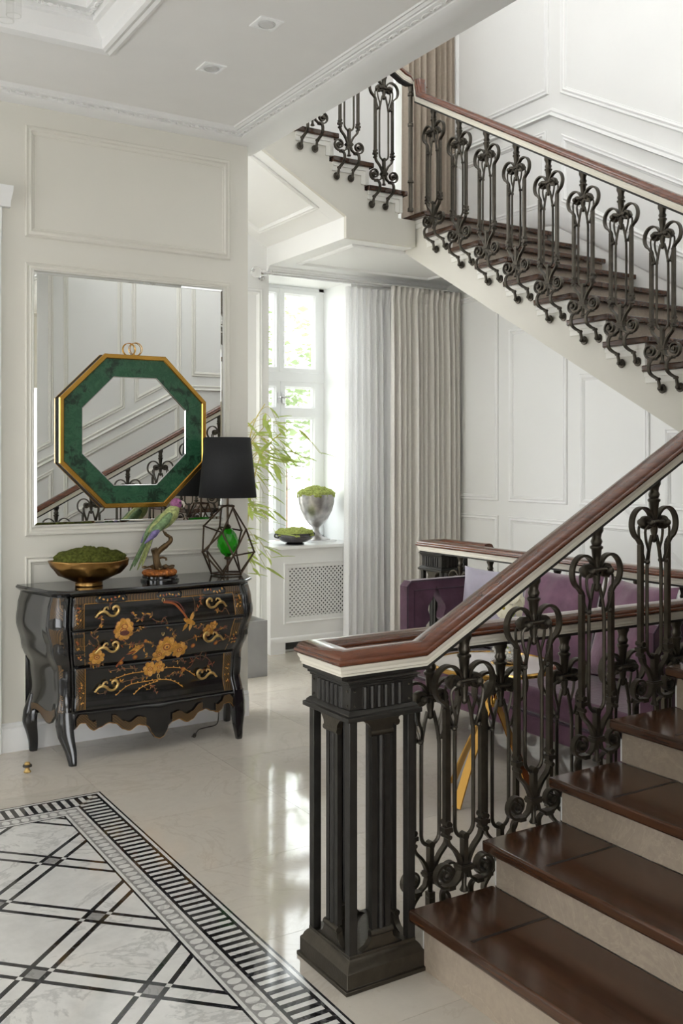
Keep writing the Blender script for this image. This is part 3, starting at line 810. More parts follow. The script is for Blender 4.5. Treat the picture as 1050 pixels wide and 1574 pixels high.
# upper landing
f23 = thing('stair_landing', 'upper quarter landing with a panelled white underside below the window', 'landing')
box('landing_floor', 'tread_wood', f23, (XT - 0.02, yl, ZL2 - 0.036), (XR - 0.005, YB, ZL2), 0.007)
box('landing_slab', 'wall_white', f23, (3.60, 5.936, 3.085), (XR, YB, ZL2 - 0.037))
ls = MB().frame([(3.74, 5.90, 3.085), (XR - 0.35, 5.90, 3.085), (XR - 0.35, 6.72, 3.085), (3.74, 6.72, 3.085)], (0, 0, -1), scaled(MOULD, 0.9)).build('soffit_moulding', 'trim_white', f23)
MB().run([(3.60, YB, 3.085), (XR, YB, 3.085)], [(0, 0.0), (0.055, 0.0), (0.05, -0.012), (0.035, -0.018), (0.03, -0.03), (0.016, -0.036), (0.012, -0.05), (0, -0.05)], side=(0, -1, 0)).build('soffit_cornice', 'trim_white', f23)

# upper flight
f3 = thing('stair_flight', 'upper flight rising behind the hall ceiling, with a sloping panelled white underside', 'stairs')
KN = 6
for k in range(KN):
    x, z = T3(k); xn = T3(k + 1)[0]
    nosed(xn - 0.045, x, YT3, YB, z, 'tread', f3)
    zl = T3(k - 1)[1] if k else ZL2
    box('riser', 'riser', f3, (x - 0.06, YT3 + 0.03, zl), (x - 0.04, YB, z - 0.036))
YS3 = YT3 + 0.035
xe = T3(KN)[0]
poly = [(XT + 0.02, 3.085), (3.60, 3.085), (3.60, 3.235), (xe, 3.235 + 0.554 * (3.60 - xe)), (xe, T3(KN - 1)[1] - 0.037)]
for k in range(KN - 1, -1, -1):
    x, z = T3(k)
    poly += [(x - 0.061, z - 0.037)]
    if k: poly += [(x - 0.061, T3(k - 1)[1] - 0.037)]
poly += [(4.100 - 0.061, ZL2 - 0.037), (XT + 0.02, ZL2 - 0.037)]
# body in two: painted stringer face and white solid behind it
MB().prism(poly, YS3, YS3 + 0.03, 'y').build('stringer', 'stringer', f3, smooth=False)
MB().prism(poly, YS3 + 0.031, 5.9355, 'y').build('stair_body', 'wall_white', f3, smooth=False)
polyb = [(XT + 0.02, 3.278), (3.5995, 3.278), (3.5995, 3.2353)] + poly[3:-2] + [(4.100 - 0.061, 3.279), (XT + 0.02, 3.279)]
MB().prism(polyb, 5.9365, YB, 'y').build('stair_body', 'wall_white', f3, smooth=False)
def sof(x, y): return (x, y, 3.235 + 0.554 * (3.60 - x) - 0.0005)
MB().frame([sof(3.47, 5.90), sof(2.72, 5.90), sof(2.72, 6.80), sof(3.47, 6.80)], (-0.554 / 1.143, 0, -1 / 1.143), scaled(MOULD, 0.9)).build('soffit_moulding', 'trim_white', f3)
for k in range(KN):
    x, z = T3(k); xn = T3(k + 1)[0]; zl = T3(k - 1)[1] if k else ZL2
    l = MB(); xe_ = xn - 0.04
    l.prism([(xe_, z - 0.037), (x - 0.035, z - 0.037), (x - 0.035, zl), (x - 0.060, zl), (x - 0.060, z - 0.062), (xe_, z - 0.062)], YS3 - 0.016, YS3 - 0.0005, 'y')
    l.prism([(xe_, z - 0.0622), (x - 0.0602, z - 0.0622), (x - 0.0602, zl), (x - 0.093, zl), (x - 0.093, z - 0.095), (xe_, z - 0.095)], YS3 - 0.008, YS3 - 0.0005, 'y')
    l.build('step_trim', 'trim', f3)

# ------------------------------------------------------------------ iron baluster, built once
def spiral(cx, cz, r0, r1, a0, turns, n=26):
    return [(cx + lerp(r0, r1, k / n) * math.cos(a0 + turns * 2 * PI * k / n), 0, cz + lerp(r0, r1, k / n) * math.sin(a0 + turns * 2 * PI * k / n)) for k in range(n + 1)]
HB = 0.822
def baluster_meshes():
    out = []
    def fin(mb, name, mat='iron'):
        me = mb.mesh(name, angle=50); me.materials.append(M[mat]); out.append((name, me))
    # main frame: two side bars that end in the arches of a heart
    b = MB()
    for s in (-1, 1):
        arc = [(s * 0.012, 0, 0.655), (s * 0.016, 0, 0.685)]
        cx, cz, r = s * 0.0655, 0.668, 0.053
        for k in range(15):
            a = math.radians(168 - 235 * k / 14)
            arc.append((s * (0.0655 + r * math.cos(a)), 0, cz + r * math.sin(a) * 1.12))
        arc += [(s * 0.073, 0, 0.596), (s * 0.0725, 0, 0.58)]
        b.strap(bez(arc, 2), 0.022, 0.009)
        b.box(s * 0.0725 - 0.0085, -0.009, 0.20, s * 0.0725 + 0.0085, 0.009, 0.592)
    fin(b, 'baluster')
    # stem, neck and collar under the handrail
    n = MB()
    n.lathe([(0.010, 0.655), (0.013, 0.70), (0.018, 0.745), (0.023, 0.75), (0.023, 0.757), (0.016, 0.761), (0.019, 0.768), (0.021, 0.775), (0.016, 0.786), (0.018, 0.80), (0.024, 0.812), (0.024, 0.838)], 8)
    n.lathe([(0.004, 0.598), (0.012, 0.604), (0.014, 0.612), (0.009, 0.622), (0.013, 0.64), (0.014, 0.66)], 8)
    fin(n, 'neck')
    # curled ends with knobs and the bar between them
    for s in (-1, 1):
        k = MB()
        k.lathe([(0.004, -0.029), (0.011, -0.026), (0.014, -0.019), (0.013, -0.014), (0.024, -0.013), (0.0255, -0.009), (0.0255, 0.009), (0.024, 0.013), (0.013, 0.014), (0.014, 0.019), (0.011, 0.026), (0.004, 0.029)], 14, (s * 0.043, 0, 0.672), axis=(0, 1, 0))
        k.ball((s * 0.043, -0.026, 0.672), 0.013, 6); k.ball((s * 0.043, 0.026, 0.672), 0.013, 6)
        fin(k, 'knob')
    br = MB().tube([(-0.038, -0.017, 0.676), (0.038, -0.017, 0.676)], 0.006, 8).tube([(-0.038, 0.017, 0.676), (0.038, 0.017, 0.676)], 0.006, 8)
    br.box(-0.01, -0.02, 0.669, 0.01, 0.02, 0.683)
    fin(br, 'cross_bar')
    # inner loop of thin rod: down from the knobs, out to the bars, up as a U
    lp = MB()
    for yy in (-0.016, 0.016):
        left = [(-0.046, yy, 0.665), (-0.022, yy, 0.645), (-0.026, yy, 0.605), (-0.052, yy, 0.555), (-0.049, yy, 0.53)]
        lp.tube(bez([(-0.046, yy * 1.4, 0.668), (-0.064, yy, 0.648), (-0.060, yy, 0.605), (-0.046, yy, 0.565), (-0.041, yy * 0.4, 0.53)], 4), 0.0052, 6)
        lp.tube(bez([(0.046, yy * 1.4, 0.668), (0.064, yy, 0.648), (0.060, yy, 0.605), (0.046, yy, 0.565), (0.041, yy * 0.4, 0.53)], 4), 0.0052, 6)
    U = [(-0.012, 0, 0.625), (-0.024, 0, 0.585), (-0.035, 0, 0.53), (-0.0375, 0, 0.48), (-0.0375, 0, 0.215)]
    U = bez(U, 4) + [(-0.0375 * math.cos(a), 0, 0.213 - 0.0375 * math.sin(a)) for a in [PI * k / 10 for k in range(1, 10)]]
    U += [(-p[0], p[1], p[2]) for p in bez([(-0.012, 0, 0.625), (-0.024, 0, 0.585), (-0.035, 0, 0.53), (-0.0375, 0, 0.48), (-0.0375, 0, 0.215)], 4)[::-1]]
    lp.tube(U, 0.0068, 7)
    fin(lp, 'inner_loop')
    rv = MB()
    for s in (-1, 1):
        rv.ball((s * 0.05, -0.014, 0.53), 0.009, 6); rv.ball((s * 0.05, 0.014, 0.53), 0.009, 6); rv.tube([(s * 0.03, 0, 0.53), (s * 0.06, 0, 0.53)], 0.006, 6)
    fin(rv, 'rivet')
    # clamps at the bar feet, arms to the waist
    for s in (-1, 1):
        c = MB()
        c.tube([(s * 0.0725, -0.017, 0.232), (s * 0.0725, 0.017, 0.232)], 0.010, 8)
        c.box(s * 0.0725 - 0.015, -0.014, 0.205, s * 0.0725 + 0.015, 0.014, 0.219)
        c.tube([(s * 0.0725, -0.018, 0.19), (s * 0.0725, 0.018, 0.19)], 0.008, 8)
        fin(c, 'clamp')
    am = MB()
    for s in (-1, 1):
        am.strap(bez([(s * 0.0725, 0, 0.205), (s * 0.066, 0, 0.168), (s * 0.036, 0, 0.135), (s * 0.017, 0, 0.10), (s * 0.012, 0, 0.07), (s * 0.014, 0, 0.045)], 4), 0.020, 0.010)
    am.box(-0.009, -0.011, 0.06, 0.009, 0.011, 0.178)
    am.tube([(0, -0.012, 0.178), (0, 0.012, 0.178)], 0.013, 8)
    fin(am, 'arms')
    w = MB(); w.box(-0.026, -0.019, 0.076, 0.026, 0.019, 0.084).box(-0.023, -0.017, 0.070, 0.023, 0.017, 0.090)
    w.lathe([(0.010, 0.07), (0.008, 0.02), (0.013, 0.008), (0.016, 0.004), (0.012, 0.0)], 8)
    fin(w, 'waist_collar')
    for s in (-1, 1):
        sc = MB()
        cx, cz = 0.078, 0.070
        pts = [(0.014, 0, 0.072), (0.022, 0, 0.044), (0.046, 0, 0.027)]
        sp = spiral(cx, cz, 0.040, 0.012, math.radians(-78), 1.45, 30)
        pts = [V(p) for p in pts] + [V(p) for p in sp]
        sc.strap([(s * p[0], p[1], p[2]) for p in pts], 0.021, 0.008)
        sc.lathe([(0.003, -0.021), (0.011, -0.017), (0.013, 0.0), (0.011, 0.017), (0.003, 0.021)], 8, (s * cx, 0, cz), axis=(0, 1, 0))
        sc.box(s * 0.058 - 0.013, -0.016, 0.020, s * 0.058 + 0.013, 0.016, 0.034)
        fin(sc, 'scroll')
    return out
BM = baluster_meshes()
def hook_meshes(d):
    """the two hooks that carry a baluster on the stringer, d away behind it"""
    out = []
    for s in (-1, 1):
        h = MB()
        h.strap(bez([(s * 0.062, 0.0, 0.026), (s * 0.060, -0.022, 0.016), (s * 0.058, -0.038, -0.010), (s * 0.058, -0.032, -0.044), (s * 0.058, -0.002, -0.064), (s * 0.058, 0.030, -0.074)], 4), [0.018] * 21, 0.010, (1, 0, 0))
        h.lathe([(0.012, -0.008), (0.016, 0.0), (0.012, 0.008)], 8, (s * 0.058, 0.034, -0.077))
        h.tube(bez([(s * 0.058, 0.036, -0.078), (s * 0.058, 0.044, -0.105), (s * 0.058, 0.047, -0.124), (s * 0.058, d, -0.126)], 3), 0.009, 8)
        h.ball((s * 0.058, 0.045, -0.126), 0.0125, 6)
        me = h.mesh('hook', angle=50); me.materials.append(M['iron'])
        r = MB().lathe([(0.006, -0.012), (0.012, -0.010), (0.014, -0.006), (0.024, -0.005), (0.026, 0.0), (0.021, 0.002), (0.020, 0.008)], 14, (s * 0.058, d - 0.008, -0.126), axis=(0, 1, 0))
        me2 = r.mesh('rosette', angle=50); me2.materials.append(M['iron'])
        out += [('hook', me), ('rosette', me2)]
    return out
HK = hook_meshes(0.075)
ft = MB()
for s in (-1, 1):
    ft.strap(bez([(s * 0.05, 0, 0.022), (s * 0.075, 0, -0.01), (s * 0.07, 0, -0.045), (s * 0.04, 0, -0.058)], 4), 0.02, 0.012)
ft.box(-0.012, -0.012, -0.068, 0.012, 0.012, 0.02)
FTM = ft.mesh('foot', angle=50); FTM.materials.append(M['iron'])
def baluster(parent, loc, rot, extra):
    root = link('baluster', BM[0][1], parent); root.location = loc; root.rotation_euler = (0, 0, rot)
    for nm, me in BM[1:] + extra: link(nm, me, root)
    return root

# handrail profiles (lateral, up): dark bar, cream moulding, mahogany cap
P_BAR = [(-0.026, 0.0), (0.026, 0.0), (0.026, 0.011), (-0.026, 0.011)]
P_CRM = [(-0.029, 0.011), (0.029, 0.011), (0.029, 0.017), (0.033, 0.020), (0.033, 0.028), (0.038, 0.036), (0.039, 0.043), (-0.039, 0.043), (-0.038, 0.036), (-0.033, 0.028), (-0.033, 0.020), (-0.029, 0.017)]
P_WOD = [(-0.037, 0.043), (0.037, 0.043), (0.045, 0.047), (0.0475, 0.054), (0.045, 0.060), (0.040, 0.062), (0.040, 0.066), (0.036, 0.074), (0.026, 0.081), (0.010, 0.085), (-0.010, 0.085), (-0.026, 0.081), (-0.036, 0.074), (-0.040, 0.066), (-0.040, 0.062), (-0.045, 0.060), (-0.0475, 0.054), (-0.045, 0.047)]
def rail(parent, path, side=None):
    r = MB().run(path, P_WOD, side).build('handrail', 'rail_wood', parent, angle=50)
    MB().run(path, P_CRM, side).build('rail_moulding', 'cream', parent, angle=30)
    MB().run(path, P_BAR, side).build('rail_bar', 'iron_dark', parent)
    return r
ZR = 0.902
# railing of the lower flight, looping over the newel into the level rail
YN, YFAR = 2.462, 2.642
r1 = thing('stair_railing', 'near iron balustrade with mahogany handrail along the lower flight, looping over the near newel post', 'railing')
zr1 = lambda x: 1.309 + 0.536 * (x - 2.579)
xb = 2.579 + (ZR - 1.309) / 0.536
rail(r1, [(4.06, YFAR, ZR), (1.535, YFAR, ZR), (1.535, YN, ZR), (xb, YN, ZR), (4.10, YN, zr1(4.10))])
for i in range(0, 7):
    x = 1.985 + 0.297 * i
    baluster(r1, (x, YN, zr1(x) - HB), PI, HK)
for i in range(0, 7):
    x = 1.985 + 0.308 * i
    baluster(r1, (x, YFAR, ZR - HB), 0, [('foot', FTM)])
# railing of the middle and upper flights, joined by a gooseneck over the landing
r2 = thing('stair_railing', 'upper iron balustrade with hooks on the stringer and a gooseneck handrail turning at the landing', 'railing')
XN = XT - 0.045; YN3 = YT3 - 0.045
def bz2(j): return T2(j)[1] - 0.006
zr2 = lambda y: bz2(0) + HB + 0.557 * (y - (T2(0)[0] + 0.145))
zr3 = lambda x: T3(0)[1] - 0.006 + HB + 0.545 * (T3(0)[0] - 0.24 - x)
yc = YN3 - 0.01
top3 = zr3(T3(0)[0] - 0.10)
rail(r2, [(XN, 2.45, zr2(2.45)), (XN, yc - 0.02, zr2(yc - 0.02)), (XN, yc + 0.001, top3 + 0.012)], side=(1, 0, 0))
gn = rail(r2, [(XN, yc - 0.03, top3 - 0.005), (XN, yc, top3 + 0.0), (XN - 0.07, yc, top3 - 0.012), (XN - 0.13, yc, zr3(XN - 0.13)), (2.3, yc, zr3(2.3))], side=(0, 1, 0))
for j in range(0, 11):
    y = T2(j)[0] + 0.145
    baluster(r2, (XN, y, zr2(y) - HB), -PI / 2, HK)
for k in range(0, 6):
    x = T3(k)[0] - 0.24
    baluster(r2, (x, YN3, zr3(x) - HB), 0, HK)
pz = top3 - 0.01
MB().lathe([(0.022, ZL2), (0.022, ZL2 + 0.02), (0.014, ZL2 + 0.03), (0.0145, ZL2 + 0.2), (0.022, ZL2 + 0.205), (0.022, ZL2 + 0.215), (0.016, ZL2 + 0.225), (0.016, ZL2 + 0.6), (0.021, ZL2 + 0.605), (0.021, ZL2 + 0.625), (0.016, ZL2 + 0.63), (0.016, pz - 0.07), (0.022, pz - 0.065), (0.022, pz - 0.05), (0.015, pz - 0.04), (0.02, pz)], 12, (XN - 0.035, YN3 - 0.0, 0)).build('landing_post', 'iron', r2)
# level railing behind the sofa
r3 = thing('stair_railing', 'level iron balustrade with mahogany handrail behind the plum sofa', 'railing')
XG = 4.10
rail(r3, [(XG, 2.75, ZR), (XG, 5.52, ZR), (XG + 0.18, 5.52, ZR), (XG + 0.18, 5.05, ZR)])
for i in range(0, 8):
    y = 5.12 - 0.30 * i
    baluster(r3, (XG, y, ZR - HB), -PI / 2, [('foot', FTM)])

# ------------------------------------------------------------------ newel posts
def newel(label, loc):
    t = thing('newel_post', label, 'newel post', loc)
    def sq(h): return [(-h, -h), (h, -h), (h, h), (-h, h)]
    def stack(name, prof, mat='iron_dark'):
        mb = MB(); vs = []; n = len(prof)
        for h, z in prof: vs += [(-h, -h, z), (h, -h, z), (h, h, z), (-h, h, z)]
        fs = [(i * 4 + k, i * 4 + (k + 1) % 4, (i + 1) * 4 + (k + 1) % 4, (i + 1) * 4 + k) for i in range(n - 1) for k in range(4)]
        fs += [(3, 2, 1, 0), tuple((n - 1) * 4 + k for k in range(4))]
        return mb.add(vs, fs).build(name, mat, t, angle=25, bevel=0.0015)
    stack('plinth', mat='iron', prof=[(0.1475, 0.0), (0.1475, 0.012), (0.140, 0.014), (0.140, 0.058), (0.134, 0.064), (0.130, 0.074), (0.124, 0.082), (0.119, 0.086), (0.119, 0.096)])
    stack('ledge', [(0.124, 0.780), (0.134, 0.783), (0.134, 0.796), (0.126, 0.799), (0.126, 0.803), (0.120, 0.809), (0.116, 0.812)])
    fb = stack('fluted_box', [(0.113, 0.812), (0.113, 0.880)])
    stack('cap', [(0.117, 0.880), (0.117, 0.887), (0.123, 0.889), (0.123, 0.896), (0.130, 0.898), (0.130, ZR)])
    for sx in (-1, 1):
        for sy in (-1, 1):
            cx, cy = sx * 0.1045, sy * 0.1045
            box('corner_post', 'iron_dark', t, (cx - 0.0135, cy - 0.0135, 0.096), (cx + 0.0135, cy + 0.0135, 0.780), 0.0015)
    for a in range(4):
        Rm = Matrix.Rotation(a * PI / 2, 4, 'Z')
        def face(name, mb, mat='iron_dark', parent=t, **kw):
            mb.v = [tuple(Rm @ V(p)) for p in mb.v]; return mb.build(name, mat, parent, **kw)
        for k in (-1, 0, 1):
            mb = MB()
            xx = k * 0.024
            if k: mb.box(xx - 0.009, -0.108, 0.15, xx + 0.009, -0.092, 0.735)
            else: mb.lathe([(0.0105, 0.15), (0.0105, 0.735)], 8, (0, -0.103, 0))
            face('shaft', mb)
        for zz, up in ((0.14, -1), (0.735, 1)):
            mb = MB()
            mb.tube([(-0.040, -0.106, zz), (0.040, -0.106, zz)], 0.0105, 10)
            prof = [(-0.036, 0.0), (0.036, 0.0), (0.040, 0.02), (0.052, 0.034), (0.074, 0.044), (-0.074, 0.044), (-0.052, 0.034), (-0.040, 0.02)]
            mb.prism([(p, zz + up * q) for p, q in prof], -0.113, -0.093, 'y')
            face('scroll_bracket', mb, 'iron')
        for k in range(6):
            xx = -0.062 + k * 0.0248
            mb = MB().lathe([(0.0085, 0.814), (0.0085, 0.878)], 8, (xx, -0.1125, 0))
            face('flute', mb, 'iron_dark', fb)
        for xx in (-0.098, 0.098):
            for zz in (0.824, 0.868): face('rivet', MB().ball((xx, -0.1135, zz), 0.004, 5), 'iron', fb)
    return t
newel('square openwork newel post of blackened steel at the foot of the lower flight', (1.6445, 2.5395, 0))
newel('dark fluted newel post behind the plum sofa arm, under the level handrail', (4.19, 5.41, 0))

# ------------------------------------------------------------------ lacquered commode
CC = (1.917, 5.332)              # centre of its back edge on the floor plan
com = thing('commode', 'black lacquered commode with gold flower painting and brass pulls under the mirror', 'commode', (CC[0], CC[1], 0))
OT = [(0.0, -0.02), (0.16, -0.028), (0.24, -0.026), (0.34, -0.042), (0.46, -0.036), (0.58, 0.0), (0.70, 0.026), (0.78, 0.018), (0.862, 0.0)]
def off(z): return interp(OT, z)
FW = 0.468
def yfront(x, z):
    q = max(-1, min(1, x / 0.47))
    return -0.398 - 0.022 * math.cos(q * PI) * 0.5 - 0.011 - 1.35 * off(z)
def fpt(x, z, d=0.0):
    """point on the painted front; x is scaled with the swelling sides"""
    return (x * (FW + 0.6 * off(z)) / FW, yfront(x, z) - d, z)
def outline(z):
    o = off(z)
    L = [(-0.618 - o, 0.0), (-0.606 - o, -0.09), (-0.580 - o, -0.18), (-0.556 - o, -0.26), (-0.545 - o, -0.322 - 0.3 * o)]
    c = fpt(-FW, z)
    L.append((c[0] - 0.012, c[1] + 0.010))
    return L
def loft(z0, z1, nz, which):
    return None
# side panels (lacquer)
for s in (-1, 1):
    def fn(u, v, s=s):
        z = lerp(0.195, 0.862, v); L = outline(z)[:5]
        t = u * 4; i = min(3, int(t)); f = t - i
        x = lerp(L[i][0], L[i + 1][0], f); y = lerp(L[i][1], L[i + 1][1], f)
        low = 0.0
        if v < 0.16:
            q = 1 - v / 0.16
            low = q * 0.045 * (0.4 - math.cos(u * 2 * PI * 1.5) * 0.6)
        return (s * x * -1 if s < 0 else -x, y, z + low) if False else ((x if s < 0 else -x), y, z + low)
    p = MB().grid(fn, 20, 30).build('side_panel', 'lacquer_side', com, angle=60)
    m = p.modifiers.new('solid', 'SOLIDIFY'); m.thickness = 0.012; m.offset = 0
    def band(u, v, s=s):
        uu = 0.04 + u * 0.92
        z = lerp(0.20, 0.205 + 0.05, v); q = fn(uu, (z - 0.195) / 0.667)
        return (q[0] + s * 0.0075, q[1], q[2])
    MB().grid(band, 16, 4).build('painted_band', 'lattice', com)
    # canted corner post
    def cp(u, v, s=s):
        z = lerp(0.185, 0.862, v); L = outline(z); a, b = L[4], L[5]
        nx, ny = -0.75, -0.66
        bul = 0.010 * math.sin(PI * u)
        x = lerp(a[0], b[0], u) + nx * bul; y = lerp(a[1], b[1], u) + ny * bul
        return ((x if s < 0 else -x), y, z)
    p = MB().grid(cp, 6, 34).build('corner_post', 'lacquer', com, angle=60)
    m = p.modifiers.new('solid', 'SOLIDIFY'); m.thickness = 0.022; m.offset = 0
    def cpd(u, v, s=s):
        q = cp(0.16 + u * 0.68, 0.03 + v * 0.95); return (q[0] + s * 0.009, q[1] - 0.008, q[2])
    MB().grid(cpd, 4, 30).build('painted_band', 'lattice', p)
    for za, zb in ((0.69, 0.75), (0.52, 0.62), (0.34, 0.44), (0.195, 0.24)):
        def cart(u, v, s=s, za=za, zb=zb):
            w = 0.40 * math.sqrt(max(0, 1 - (2 * v - 1) ** 4)) + 0.02
            q = cp(0.5 + (u - 0.5) * 2 * w * 0.8, (lerp(za, zb, v) - 0.185) / 0.677); return (q[0] + s * 0.0105, q[1] - 0.0095, q[2])
        MB().grid(cart, 4, 10).build('painted_cartouche', 'lacquer', p)
    # cream-lit edge strip between post and drawers is the raised bead
    MB().tube([(s * (fpt(FW, z)[0] + 0.002), fpt(FW, z)[1] + 0.004, z) for z in [0.16 + 0.702 * k / 30 for k in range(31)]], 0.0075, 8).build('bead', 'lacquer', com)
# back and inner carcass
MB().grid(lambda u, v: (lerp(-0.6, 0.6, u), -0.004, lerp(0.19, 0.86, v)), 2, 2).build('back_panel', 'lacquer', com).modifiers.new('solid', 'SOLIDIFY').thickness = 0.006
# top
tp = [(-0.652, 0.0), (-0.648, -0.06), (-0.628, -0.15), (-0.598, -0.25), (-0.578, -0.335), (-0.562, -0.352), (-0.50, -0.425), (-0.488, -0.436)]
fr_ = [(x, yfront(x, 0.86) - 0.030) for x in [-0.45 + 0.9 * k / 18 for k in range(19)]]
poly = tp + fr_ + [(-a, b) for a, b in tp[::-1]]
mb = MB(); n = len(poly); pr = [(0.016, 0.858), (0.012, 0.862), (0.004, 0.868), (0.0, 0.874), (0.003, 0.880), (0.007, 0.882), (0.009, 0.886)]
vs = []
for d, z in pr:
    k = 1 - d / 0.5
    vs += [(x * (1 - d / 0.62), y * (1 - d / 0.44), z) for x, y in poly]
fs = [(i * n + k, i * n + (k + 1) % n, (i + 1) * n + (k + 1) % n, (i + 1) * n + k) for i in range(len(pr) - 1) for k in range(n)]
fs += [list(range(n))[::-1], [(len(pr) - 1) * n + k for k in range(n)]]
mb.add(vs, fs).build('top', 'lacquer', com, angle=30)
# drawers
drawers = []
for za, zb in ((0.690, 0.856), (0.490, 0.682), (0.262, 0.482)):
    def df(u, v, za=za, zb=zb): return fpt(lerp(-FW + 0.006, FW - 0.006, u), lerp(za, zb, v), 0.004)
    d = MB().grid(df, 40, 12).build('drawer', 'lacquer', com, angle=60)
    m = d.modifiers.new('solid', 'SOLIDIFY'); m.thickness = 0.016; m.offset = 1 if False else 0
    drawers.append((d, za, zb))
MB().grid(lambda u, v: fpt(lerp(-FW, FW, u), lerp(0.25, 0.86, v), -0.010), 30, 24).build('carcass_front', 'dark', com, angle=60)
for zz in (0.686, 0.486, 0.257):
    MB().tube([fpt(lerp(-FW, FW, k / 30), zz, -0.001) for k in range(31)], 0.005, 6).build('drawer_rail', 'lacquer', com)
# scalloped apron
SCAL = [(0.0, 0.190), (0.05, 0.182), (0.10, 0.155), (0.115, 0.128), (0.17, 0.112), (0.25, 0.104), (0.36, 0.128), (0.42, 0.118), (0.52, 0.082), (0.60, 0.074), (0.70, 0.092), (0.77, 0.104), (0.82, 0.09), (0.85, 0.062), (0.92, 0.058), (1.0, 0.09)]
def apron_low(u): return 0.257 - interp(SCAL, abs(u))
def apf(u, v, d=0.004):
    x = lerp(-FW, FW, u); lo = apron_low(2 * u - 1)
    q = fpt(x, max(lerp(lo, 0.257, v), 0.06), d); return q
ap = MB().grid(apf, 96, 6).build('apron', 'lacquer', com, angle=60)
m = ap.modifiers.new('solid', 'SOLIDIFY'); m.thickness = 0.02; m.offset = -1
def edge_band(fn_lo, width, u0, u1, name, mat, parent, n=40, d=0.016):
    def g(u, v):
        uu = lerp(u0, u1, u); x = lerp(-FW, FW, uu); lo = apron_low(2 * uu - 1)
        return fpt(x, max(lo + 0.003 + v * min(width, max(0.002, 0.252 - lo)), 0.06), d)
    return MB().grid(g, n, 3).build(name, mat, parent, angle=60)
for u0, u1, mt in ((0.015, 0.13, 'lattice'), (0.22, 0.42, 'lattice'), (0.58, 0.78, 'lattice'), (0.87, 0.985, 'lattice')):
    edge_band(None, 0.045, u0, u1, 'painted_band', mt, ap)
for wd, mt in ((0.0025, 'paint_gold'),):
    edge_band(None, wd, 0.01, 0.99, 'painted_line', mt, ap, 96, 0.017)
# legs
def leg(sx, front):
    if front:
        tab = [(0.26, -0.484, -0.326, 0.036), (0.19, -0.484, -0.334, 0.041), (0.13, -0.480, -0.350, 0.038), (0.07, -0.468, -0.378, 0.028), (0.014, -0.464, -0.398, 0.020), (0.0, -0.464, -0.398, 0.018)]
    else:
        tab = [(0.31, -0.572, -0.045, 0.016), (0.22, -0.582, -0.045, 0.034), (0.16, -0.586, -0.044, 0.035), (0.10, -0.574, -0.036, 0.028), (0.05, -0.566, -0.030, 0.023), (0.012, -0.565, -0.028, 0.021), (0.0, -0.565, -0.028, 0.019)]
    pts = bez([(a[1], a[2], a[0]) for a in tab], 4); nn = len(pts)
    mb = MB(); vs = []
    for i, p in enumerate(pts):
        r = linterp([(a[0], a[3]) for a in tab[::-1]], p.z)
        for dx, dy in ((-1, -0.45), (-0.45, -1), (0.8, -1), (1, 0.2), (0.5, 1), (-1, 0.7)):
            vs.append(((p.x + dx * r) if sx < 0 else -(p.x + dx * r), p.y + dy * r, p.z))
    fs = [(i * 6 + k, i * 6 + (k + 1) % 6, (i + 1) * 6 + (k + 1) % 6, (i + 1) * 6 + k) for i in range(nn - 1) for k in range(6)]
    fs += [tuple(range(6)), tuple((nn - 1) * 6 + k for k in range(6))]
    mb.add(vs, fs).build('leg', 'lacquer', com, angle=50)
for sx in (-1, 1):
    leg(sx, True); leg(sx, False)

